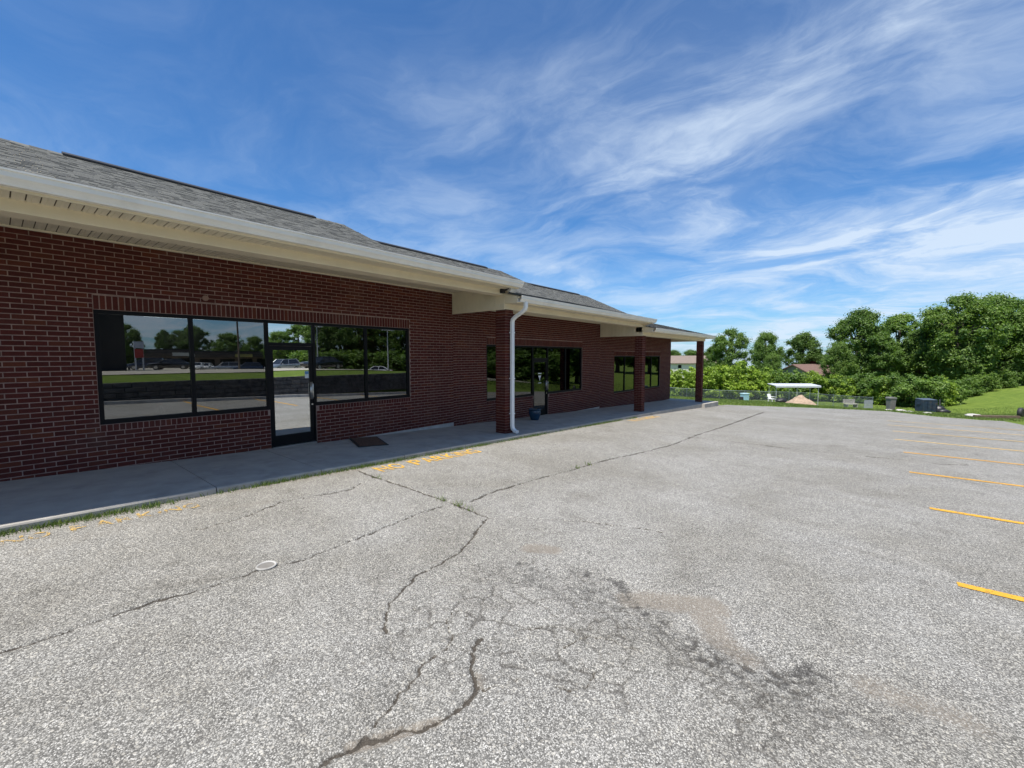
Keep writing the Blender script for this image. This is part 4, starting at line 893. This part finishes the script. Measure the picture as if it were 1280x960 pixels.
# ------------------------------------------------------------------ trees and shrubs
def leaf_cloud(centres, radii, per, size, flat=.75, seed=0):
    rng = np.random.default_rng(seed); Vs = []
    for (c, R), n in zip(zip(centres, radii), per):
        d = rng.normal(size=(n, 3)); d /= np.linalg.norm(d, axis=1)[:, None]; r = R*np.minimum(np.abs(rng.normal(0, .62, n))+.12, 1.55)
        p = d*r[:, None]*np.array([1, 1, flat]) + c
        nrm = d*.9+rng.normal(size=(n, 3))*.55+np.array([0, 0, .55]); nrm /= np.linalg.norm(nrm, axis=1)[:, None]
        t = np.cross(nrm, rng.normal(size=(n, 3))); t /= np.linalg.norm(t, axis=1)[:, None]+1e-9; bt = np.cross(nrm, t)
        s = size*rng.uniform(.6, 1.35, n)[:, None]; l = 1.55
        Vs.append(np.stack([p-t*s*l*.5, p+bt*s*.42-nrm*s*.1, p+t*s*l*.5, p-bt*s*.42-nrm*s*.1], 1).reshape(-1, 3))
    V = np.concatenate(Vs); return V, np.arange(len(V)).reshape(-1, 4)
def make_tree(name, H, rx, crown0, mat, seed, nleaf, size, nclump=46):
    rng = np.random.default_rng(seed); root = empty(name)
    cz = H*(crown0+1)/2; rz = H*(1-crown0)/2; cs, rs = [], []
    ph0 = rng.uniform(0, 6.28)
    for i in range(nclump):
        u = rng.uniform(-1, 1); a = rng.uniform(0, 6.28); r = rng.uniform(.25, 1)**.5
        lob = 1+.20*math.sin(2*a+ph0)+.14*math.sin(3*a+ph0*2+u*3)
        prof = (1-u*u)**.5*(1 if u > -.2 else .92)
        cs.append(np.array([rx*prof*r*lob*.85*math.cos(a), rx*prof*r*lob*.85*math.sin(a), cz+u*rz*.86])); rs.append(rng.uniform(.10, .22)*rx)
    rs = np.array(rs); per = (nleaf*rs**2/np.sum(rs**2)).astype(int)
    V, Q = leaf_cloud(cs, rs, per, size, .72, seed); np_mesh('crown', V, Q, mat, root)
    mb = MB(); tr = H*.022+.05; lean = rng.uniform(-.3, .3, 2)
    mb.tube([(0, 0, -.4), (lean[0]*.2, lean[1]*.2, H*.15), (lean[0]*.6, lean[1]*.6, H*.4), (lean[0], lean[1], H*.8)], [tr*1.3, tr, tr*.75, tr*.2], 9)
    for i in sorted(range(nclump), key=lambda j: -rs[j])[:16]:
        c = cs[i]; z0 = max(H*.16, min(c[2]*.62, H*.6)); s = z0/H
        a0 = Vector((lean[0]*s, lean[1]*s, z0)); m_ = (a0+Vector(c))/2+Vector((0, 0, .25)); mb.tube([a0, m_, Vector(c)], [tr*.42, tr*.25, tr*.07], 6)
    mb.build('trunk', MAT['bark'], root, True)
    return root
def make_shrub(name, H, rx, mat, seed, nleaf, size):
    rng = np.random.default_rng(seed); root = empty(name); cs, rs = [], []
    for i in range(90):
        a = rng.uniform(0, 6.28); r = rx*rng.uniform(0, 1)**.5*.8; zt = H*(1-.45*(r/rx)**2); cs.append(np.array([r*math.cos(a), r*math.sin(a), rng.uniform(.12, .92)*zt])); rs.append(rng.uniform(.08, .19)*rx)
    rs = np.array(rs); per = (nleaf*rs**2/np.sum(rs**2)).astype(int); V, Q = leaf_cloud(cs, rs, per, size, .8, seed); np_mesh('crown', V, Q, mat, root)
    mb = MB()
    for i in range(9):
        c = cs[i]; mb.tube([(c[0]*.15, c[1]*.15, -.2), (c[0]*.5, c[1]*.5, c[2]*.5), tuple(c)], [.06, .045, .012], 5)
    mb.build('trunk', MAT['bark'], root, True); return root
protos = [make_tree('broadleaf_tree', 12, 4.6, .08, MAT['leaf_dark'], 101, 58000, .18, 190), make_tree('broadleaf_tree', 12, 4.2, .06, MAT['leaf_dark'], 102, 56000, .18, 180),
          make_tree('broadleaf_tree', 12, 5.0, .06, MAT['leaf_mid'], 103, 58000, .18, 195), make_tree('broadleaf_tree', 12, 3.6, .12, MAT['leaf_mid'], 104, 46000, .18, 150)]
sprotos = [make_shrub('leafy_shrub', 4.6, 2.9, MAT['leaf_bright'], 201, 14000, .17), make_shrub('leafy_shrub', 4.6, 2.6, MAT['leaf_bright'], 202, 13000, .17), make_shrub('leafy_shrub', 4.6, 3.0, MAT['leaf_mid'], 203, 14000, .17)]
used = set()
def plant(protos_, idx, x, y, H, wide, label, cat, group, rz=None, h0=12.0, z=None):
    pr = protos_[idx]
    if id(pr) in used: o = copy_tree(pr)
    else: used.add(id(pr)); o = pr
    zz_ = tz(x, y) if z is None else z
    o.location = (x, y, zz_-.05); s = H/h0; o.scale = (s*wide, s*wide, s); o.rotation_euler = (0, 0, random.uniform(0, 6.28) if rz is None else rz); tag(o, label, cat, group); return o
def ptree(idx, px, ytop, d, wide, label, dz=0):
    x, y = depth_xy(px, d); ztop = CAM[2]+(445.2-ytop)*d/F_PX; z = tz(x, y); return plant(protos, idx, x, y, ztop-z, wide, label, 'tree', 'trees beyond the car park')
# behind the fence, from the porch end to the lawn bank
ptree(0, 912, 409, 78, .80, 'dark round-headed tree rising right beside the last brick pillar')
ptree(2, 957, 413, 86, .72, 'lighter green tree between two dark ones left of the carport')
ptree(1, 1003, 413, 90, .85, 'dark broad tree standing behind the brown roofed house')
ptree(2, 964, 440, 72, .62, 'small light green tree just above the bright shrubs by the carport')
ptree(3, 890, 430, 84, .8, 'slim mid green tree half hidden by the last brick pillar')
ptree(1, 1036, 440, 94, .9, 'low dark tree to the right of the brown roofed house')
ptree(0, 1072, 384, 76, .92, 'tall dark spreading tree between the carport and the grey bin')
ptree(3, 1098, 412, 72, 1.0, 'mid green tree filling between the tall dark tree and the bin')
ptree(1, 1172, 400, 76, 1.0, 'dark tree closing the gap left of the tallest tree')
ptree(1, 1048, 425, 70, .7, 'lower dark tree at the foot of the tall spreading one')
ptree(3, 1122, 389, 80, 1.1, 'tall mid green tree above the grey bin')
ptree(1, 1150, 408, 74, .85, 'dark tree behind the blue dumpster')
ptree(0, 1196, 366, 68, .95, 'tallest dark tree above the lawn bank beside the dumpster')
ptree(2, 1240, 366, 70, 1.0, 'big mid green tree over the middle of the lawn bank')
ptree(2, 1300, 372, 68, .95, 'light green tree overhanging the upper lawn bank')
ptree(2, 1262, 410, 68, .9, 'light low-branched tree at the top of the lawn bank')
ptree(0, 1210, 425, 66, .8, 'dark low tree at the foot of the tallest tree')
ptree(3, 1345, 360, 66, 1.2, 'mid green tree further up the lawn bank')
ptree(0, 1400, 345, 64, 1.1, 'dark tree at the high end of the lawn bank')
ptree(1, 1480, 330, 62, 1.1, 'dark tree past the high end of the lawn bank')
for i, (px, yt, d, lab) in enumerate(((843, 436, 130, 'distant tree at the left end of the beige house'), (862, 436, 150, 'distant tree behind the beige house roof'), (880, 440, 140, 'distant tree at the right end of the beige house'), (1020, 438, 130, 'distant tree behind the brown roofed house'))):
    ptree((i+1) % 4, px, yt, d, 1.0, lab)
SH = [(832,455,62,0),(850,456,60,1),(868,453,62,0),(886,451,60,1),(905,449,61,0),(924,452,60,0),(943,456,59,1),(961,458,60,0),(980,459,59,2),(998,461,60,0),(1017,462,58,1),(1035,463,58,2),(1052,462,57,0),(1070,460,57,2),(1087,458,56,2),(1104,463,54,0),(1120,462,53,2),(1137,460,52,1),(1154,466,50,2),(1172,462,52,0),(1190,465,53,2),(1208,463,60,2),(1226,462,63,2),(1246,460,65,2),(1266,458,67,2),(1285,452,68,0),(1305,450,69,2)]
side = ['first', 'second', 'third', 'fourth', 'fifth', 'sixth', 'seventh', 'eighth', 'ninth', 'tenth', 'eleventh', 'twelfth', 'thirteenth', 'fourteenth', 'fifteenth', 'sixteenth', 'seventeenth', 'eighteenth', 'nineteenth', 'twentieth', 'twenty-first', 'twenty-second', 'twenty-third', 'twenty-fourth', 'twenty-fifth', 'twenty-sixth', 'twenty-seventh']
for i, (px, yt, d, k) in enumerate(SH):
    yt += random.uniform(-5, 6); px += random.uniform(-4, 4); k = random.choice((k, k, k, k, 2)) if px > 900 else k
    x, y = depth_xy(px, d); z = tz(x, y); H = CAM[2]+(445.2-yt)*d/F_PX-z
    plant(sprotos, k, x, y, max(H, 2.0), 1.0, ('yellow green shrub' if k < 2 else 'mid green shrub')+', '+side[i]+' along the shrub belt from the brick shop end', 'shrub', 'shrub belt beyond the car park', h0=4.6)

# houses beyond the shrubs
def house(px, d, L, D, wall_h, roof_h, rz, wcol, rcol, label, ytop):
    x, y = depth_xy(px, d); zt = CAM[2]+(445.2-ytop)*d/F_PX; z = zt-wall_h-roof_h; h = empty('house', (x, y, z), YAW+rz)
    MB().box(-L/2, L/2, -D/2, D/2, -3, wall_h).prism([(-D/2, wall_h), (D/2, wall_h), (0, wall_h+roof_h-.1)], 'x', -L/2, L/2).build('wall', plain('siding', wcol, .8), h)
    e = .45; rm = plain('house_shingle', rcol, .95, var=.15, nscale=3)
    rf = MB().add([(-L/2-e, -D/2-e, wall_h-.12), (L/2+e, -D/2-e, wall_h-.12), (L/2+e, 0, wall_h+roof_h), (-L/2-e, 0, wall_h+roof_h), (-L/2-e, D/2+e, wall_h-.12), (L/2+e, D/2+e, wall_h-.12),
      (-L/2-e, -D/2-e, wall_h-.3), (L/2+e, -D/2-e, wall_h-.3), (L/2+e, 0, wall_h+roof_h-.18), (-L/2-e, 0, wall_h+roof_h-.18), (-L/2-e, D/2+e, wall_h-.3), (L/2+e, D/2+e, wall_h-.3)],
      [(0, 1, 2, 3), (3, 2, 5, 4), (0, 6, 7, 1), (4, 5, 11, 10), (0, 3, 9, 6), (3, 4, 10, 9), (1, 7, 8, 2), (2, 8, 11, 5)]).build('roof', rm, h)
    MB().box(L*.2, L*.2+.7, .3, 1.0, wall_h+roof_h*.5, wall_h+roof_h+.6).build('chimney', MAT['brick'], rf)
    for i in range(3):
        xw = -L/2+L*(i+.5)/3; wdw = MB().box(xw-.6, xw+.6, -D/2-.06, -D/2-.01, 1.0, 2.1).build('window', plain('white_frame', (.7, .7, .7), .5), h); MB().box(xw-.5, xw+.5, -D/2-.08, -D/2-.062, 1.1, 2.0).build('pane', MAT['frame'], wdw)
    tag(h, label, 'house'); return h
house(1011, 86, 8.5, 7.5, 2.6, 1.9, .35, (.30, .33, .31), (.15, .095, .08), 'low house with a brown shingle roof above the shrubs', 455.0)
hb_ = house(862, 120, 15, 8, 2.6, 1.9, .1, (.62, .60, .56), (.19, .15, .125), 'pale house with a long tan roof seen past the porch end', 444.5)

# ------------------------------------------------------------------ across the car park: what the windows reflect
kb = MB()
for y in np.arange(-10, 17, 1.5):
    z0, z1 = float(lot_z(13.5, y)), float(lot_z(13.5, y+1.5)); o = MB().add([(13.46, y, z0-.2), (13.62, y, z0-.2), (13.62, y+1.49, z1-.2), (13.46, y+1.49, z1-.2), (13.48, y, z0+.13), (13.62, y, z0+.13), (13.62, y+1.49, z1+.13), (13.48, y+1.49, z1+.13)], [(3, 2, 1, 0), (4, 5, 6, 7), (0, 1, 5, 4), (1, 2, 6, 5), (2, 3, 7, 6), (3, 0, 4, 7)])
    if y == -10: kerb = o.build('kerb', MAT['concrete']); tag(kerb, kind='structure')
    else: o.build('kerb_stone', MAT['concrete'], kerb)
stw = empty('retaining_wall', (13.7, 3, 0)); sm_ = plain('dark_stone', (.085, .08, .075), .9, var=.45, nscale=5, bump=.02, bscale=18)
top_z = .62
MB().box(.12, .35, -13, 14.2, -1.2, top_z-.06).build('backing', sm_, stw)
for r in range(5):
    y = -13+(.2 if r % 2 else 0)
    while y < 14:
        L = random.uniform(.42, .72); zl = top_z-.2-(r*.2); zmin = float(lot_z(13.5, y+3))-.25
        if zl > zmin-.1: MB().box(random.uniform(-.01, .02), .14, y+.008, y+L-.008, zl+.008, zl+.192).build('stone_block', sm_, stw, bevel=.012)
        y += L
tag(stw, 'low dark stone retaining wall behind the stalls, seen mirrored in the window', 'wall')
xs = np.linspace(22.5, 112, 40); ys = np.linspace(-45, 43, 70); XX, YY = np.meshgrid(xs, ys, indexing='ij')
o = np_mesh('upper_lot', np.stack([XX, YY, terr_z(XX, YY)+.03], -1).reshape(-1, 3), grid_quads(40, 70), plain('pale_asphalt', (.36, .33, .27), .9, var=.12, nscale=.6)); tag(o, kind='structure')
def mirr(px, d):
    # a place seen mirrored in the shop windows: column of the picture and distance along the mirrored sight line
    x, y = depth_xy(px, d); return -x, y
def make_car(name, paint, suv, label):
    c = empty(name); L, W = (4.7, 1.84); h = 1.72 if suv else 1.46; belt = 1.02 if suv else .92
    low = [(-2.33, .38), (-2.36, .62), (-2.25, .84), (-1.3 if not suv else -1.2, belt), (1.55 if not suv else 2.1, belt+.02), (2.25, belt-.06), (2.34, .66), (2.30, .36), (1.85, .24), (-1.9, .24)]
    hw = W/2; mb = MB(); n = len(low)
    rings = [(-hw+.10, .94), (-hw, 1.0), (hw, 1.0), (hw-.10, .94)]
    for yy, s_ in ((-hw+.07, .985), (-hw, .97), (hw, .97), (hw-.07, .985)): pass
    secs = [(-hw, .93), (-hw+.09, 1.0), (hw-.09, 1.0), (hw, .93)]
    for yy, s_ in secs: mb.v += [(x*(.985+.015*s_), yy, .6+(z-.6)*s_) for x, z in low]
    for i in range(3):
        for j in range(n): mb.f.append((i*n+j, i*n+(j+1) % n, (i+1)*n+(j+1) % n, (i+1)*n+j))
    mb.f += [tuple(range(n))[::-1], tuple(range(3*n, 4*n))]
    body = mb.build('body', paint, c, True, bevel=.03)
    top = [(-1.25, belt-.02), (-.55, h-.05), (-.2, h), (.9 if not suv else 1.7, h-.03), (1.75 if not suv else 2.2, belt)]
    def cabin(off, zoff, name_, mat, hb, ht):
        m2 = MB(); k = len(top)
        for sgn in (-1, 1): m2.v += [(x*off, sgn*(hb if z < belt+.05 else ht), z-zoff) for x, z in top]
        m2.f = [tuple(range(k))[::-1], tuple(range(k, 2*k))] + [(j, (j+1) % k, k+(j+1) % k, k+j) for j in range(k)]
        return m2.build(name_, mat, c, bevel=.03)
    cabin(.985, .035, 'glazing', CARGLASS, hw-.07, hw-.24)
    rf = MB().box(-.45, (.95 if not suv else 1.75), -(hw-.26), hw-.26, h-.06, h-.005).build('roof', paint, c, bevel=.03)
    for sgn in (-1, 1):
        for (xa, za, xb, zb) in ((-1.22, belt, -.5, h-.04), (1.72 if not suv else 2.15, belt, .9 if not suv else 1.65, h-.04), (.25, belt, .3, h-.04)):
            MB().tube([(xa, sgn*(hw-.075), za), (xb, sgn*(hw-.24), zb)], .04, 5).build('pillar', paint, c)
        MB().box(-.95, -.78, sgn*hw-.02 if sgn > 0 else sgn*hw-.13, sgn*hw+.13 if sgn > 0 else sgn*hw+.02, belt+.0, belt+.14).build('mirror', paint, c, bevel=.02)
        for xw in (-1.42, 1.40):
            wh = MB().lathe([(.0, -.10), (.22, -.11), (.31, -.105), (.335, -.06), (.335, .06), (.31, .105), (.22, .11), (0, .10)], n=20).build('wheel', MAT['vent'], c, True); wh.location = (xw, sgn*(hw-.10), .335); wh.rotation_euler = (math.pi/2, 0, 0)
            MB().lathe([(0, -.118), (.2, -.118), (.21, 0), (.2, .118), (0, .118)], n=14).build('rim', MAT['steel'], wh)
        MB().box(-2.34, -2.18, sgn*.62-.2, sgn*.62+.2, .66, .78).build('headlight', MAT['steel'], c, bevel=.02); MB().box(2.22, 2.34, sgn*.66-.17, sgn*.66+.17, .72, .86).build('tail_light', TAIL, c, bevel=.02)
    tag(c, label, 'car', 'cars parked on the upper lot'); return c
CARGLASS = plain('car_glass', (.02, .022, .025), .08, spec=.6); TAIL = plain('tail_red', (.35, .02, .015), .3)
def paint_(n, col, metal=.0):
    m = plain(n, col, .22, metal=metal, var=.02, spec=.5); m.node_tree.nodes['Principled BSDF'].inputs['Coat Weight'].default_value = .6; return m
pb, pw_, ps, pd = paint_('black_paint', (.012, .012, .014)), paint_('white_paint', (.75, .75, .74)), paint_('silver_paint', (.42, .43, .44), .6), paint_('navy_paint', (.02, .03, .06))
cars = [make_car('parked_car', pb, False, ''), make_car('parked_car', pw_, False, ''), make_car('parked_car', ps, True, ''), make_car('parked_car', pd, True, '')]
CARS = [(3, 187, 62, 1.9, 'navy parked car with its bonnet catching light, mirrored in the first pane'), (0, 216, 58, 1.95, 'black parked sedan mirrored in the first wide pane'), (1, 249, 80, .5, 'white parked sedan mirrored beside the first window bar'), (1, 259, 82, .5, 'white parked sedan in the middle of the far row, mirrored in the second pane'),
        (2, 285, 76, 1.9, 'silver parked wagon mirrored in the second pane'), (3, 312, 74, 1.9, 'navy parked wagon mirrored in the second pane near the door'), (2, 356, 62, 1.3, 'silver parked wagon mirrored in the glass door'), (1, 376, 66, .9, 'white parked sedan mirrored in the glass door'), (0, 405, 48, 1.2, 'black parked sedan mirrored next to the door handle'), (1, 471, 66, 2.2, 'white parked sedan mirrored in the last pane under the light mast')]
for i, (k, px, d, rz, lab) in enumerate(CARS):
    x, y = mirr(px, d); o = cars[k] if id(cars[k]) not in used else copy_tree(cars[k]); used.add(id(cars[k])); o.location = (x, y, tz(x, y)+.03); o.rotation_euler = (0, 0, rz); tag(o, lab, 'car', 'cars parked on the upper lot')
# buildings across
def base_at(px, d):
    x, y = mirr(px, d); return (x, y, tz(x, y))
bx0 = mirr(157, 33); sh_ = empty('dark_building', (bx0[0]+5, bx0[1]-7, tz(*bx0)), 0); dk = plain('dark_siding', (.03, .027, .025), .8)
w_ = MB().box(-6, 6, -7, 7, -.8, 6.5).build('wall', dk, sh_); MB().box(-6.3, 6.3, -7.3, 7.3, 6.5, 6.9).build('roof', dk, sh_)
for i in range(3): MB().box(-6.05, -6.005, -5+i*4, -3+i*4, 0, 2.4).build('window', MAT['frame'], sh_)
tag(sh_, 'tall dark building at the left of the mirrored view', 'building')
bx0 = mirr(262, 96); sm2 = empty('strip_shops', (bx0[0]+6, bx0[1], tz(*bx0)), math.radians(-8)); tan = plain('tan_block', (.16, .12, .10), .85)
MB().box(-6, 6, -24, 30, -.8, 4.2).build('wall', tan, sm2); MB().box(-7.4, -6, -24, 30, 2.9, 3.8).build('canopy', plain('dark_fascia', (.07, .055, .045), .8), sm2); MB().box(-6.2, 6.2, -24.2, 30.2, 4.2, 4.4).build('roof', plain('dark_membrane', (.05, .05, .05), .9), sm2)
for i in range(13): MB().box(-6.06, -6.005, -23+i*4.1, -20+i*4.1, .2, 2.6).build('window', MAT['frame'], sm2)
for i in range(4): MB().box(-7.46, -7.405, -20+i*12, -16+i*12, 3.0, 3.7).build('sign_panel', plain('sign_%d' % i, ((.4, .05, .04), (.5, .5, .45), (.35, .3, .1), (.1, .2, .3))[i], .5), sm2)
tag(sm2, 'long brown row of shops across the upper lot, mirrored in the window', 'building')
b = empty('roadside_sign', base_at(172, 58), 0); MB().box(-.08, .08, -.08, .08, 0, 3.2).build('post', wht, b); MB().box(-.08, .08, .75, .91, 0, 3.2).build('post', wht, b); MB().box(-.1, .1, -.12, .95, 3.0, 3.9).build('panel', wht, b); MB().box(-.12, .12, -.05, .88, 1.7, 2.9).build('panel', plain('sign_red', (.4, .04, .03), .5), b)
tag(b, 'red and white roadside sign on two posts mirrored in the first pane', 'sign')
def mast(px, d, H, label):
    b = empty('light_mast', base_at(px, d)); MB().tube([(0, 0, 0), (0, 0, H)], [.10, .06], 10).build('pole', met, b); MB().tube([(0, 0, 0), (0, 0, .7)], .25, 12).build('base', MAT['concrete'], b)
    for s_ in (-1, 1): MB().box(-.2, .2, s_*.55-.3, s_*.55+.3, H-.05, H+.1).build('lamp_head', wht, b, bevel=.02)
    MB().tube([(0, -.6, H), (0, .6, H)], .03, 6).build('arm', met, b); tag(b, label, 'lamp post', 'light masts on the upper lot')
mast(485, 60, 6.2, 'light mast standing beside the white car mirrored in the last pane'); mast(399, 62, 6.6, 'light mast mirrored at the left edge of the pane next to the door')
b = empty('utility_pole', base_at(300, 70)); wdn = plain('pole_wood', (.13, .10, .075), .9); MB().tube([(0, 0, -.5), (0, 0, 11)], [.16, .11], 10).build('pole', wdn, b)
for z in (10.3, 9.3): MB().box(-.06, .06, -1.2, 1.2, z-.06, z+.06).build('crossarm', wdn, b)
for z in (10.45, 9.4): MB().tube([(0, -60, z+.6), (0, -30, z-.4), (0, 0, z), (0, 30, z-.4), (0, 60, z+.6)], .02, 4).build('wire', MAT['vent'], b)
tag(b, 'wooden utility pole with two crossarms mirrored in the second pane', 'utility pole')
for i, (k, px, d, yt, wd, lab) in enumerate(((0, 163, 62, 404, .7, 'dark tree beside the dark building in the mirrored view'), (1, 208, 108, 411, .6, 'dark tree behind the shop row, mirrored in the first pane'), (0, 226, 110, 412, .8, 'broad tree behind the shop row, mirrored in the first pane'), (1, 246, 112, 404, .9, 'tree behind the shop row, mirrored beside the window bar'), (2, 290, 112, 414, 1.0, 'tree behind the middle of the shop row, mirrored in the second pane'), (2, 322, 110, 418, .8, 'tree behind the end of the shop row, mirrored in the second pane'), (2, 350, 80, 414, .9, 'green tree mirrored in the transom over the door'), (3, 374, 84, 404, 1.1, 'taller green tree mirrored in the transom over the door'),
        (0, 404, 78, 392, 1.0, 'dark tree mirrored beyond the black car'), (1, 428, 80, 390, 1.0, 'dark tree mirrored in the pane next to the door'), (0, 450, 84, 392, 1.0, 'dark tree mirrored at the bar of the right hand panes'), (1, 475, 86, 398, 1.0, 'dark tree behind the light mast'), (0, 500, 88, 396, 1.0, 'dark tree mirrored at the right edge of the last pane'), (1, 525, 90, 392, 1.0, 'dark tree past the mirrored view of the wide window'),
        (0, 585, 74, 400, 1.1, 'dark tree left of those mirrored in the second shop window'), (1, 612, 72, 395, 1.1, 'dark tree mirrored in the narrow pane beside the first pillar'), (0, 640, 72, 390, 1.1, 'dark tree mirrored beside the downspout'), (1, 668, 70, 392, 1.1, 'dark tree mirrored in the second glass door'), (0, 696, 70, 394, 1.1, 'dark tree mirrored in the panes right of the second door'), (1, 722, 70, 396, 1.1, 'dark tree mirrored at the right end of the second shop window'))):
    x, y = mirr(px, d); z = tz(x, y); plant(protos, k, x, y, CAM[2]+(445.2-yt)*d/F_PX-z, wd, lab, 'tree', 'trees across the upper lot')
for i, (px, d, yt) in enumerate(((392,74,438),(412,72,436),(432,73,438),(452,75,437),(472,76,440),(492,78,438),(512,78,438),(560,66,440),(590,64,438),(620,62,438),(650,62,437),(680,62,438)  )):
    x, y = mirr(px, d); z = tz(x, y); plant(sprotos, 2, x, y, CAM[2]+(445.2-yt)*d/F_PX-z+.8, 1.5, 'mid green undergrowth shrub, %s in its row below the trees across the upper lot' % side[i], 'shrub', 'undergrowth across the upper lot', h0=4.6)
print('objects', len(bpy.data.objects))
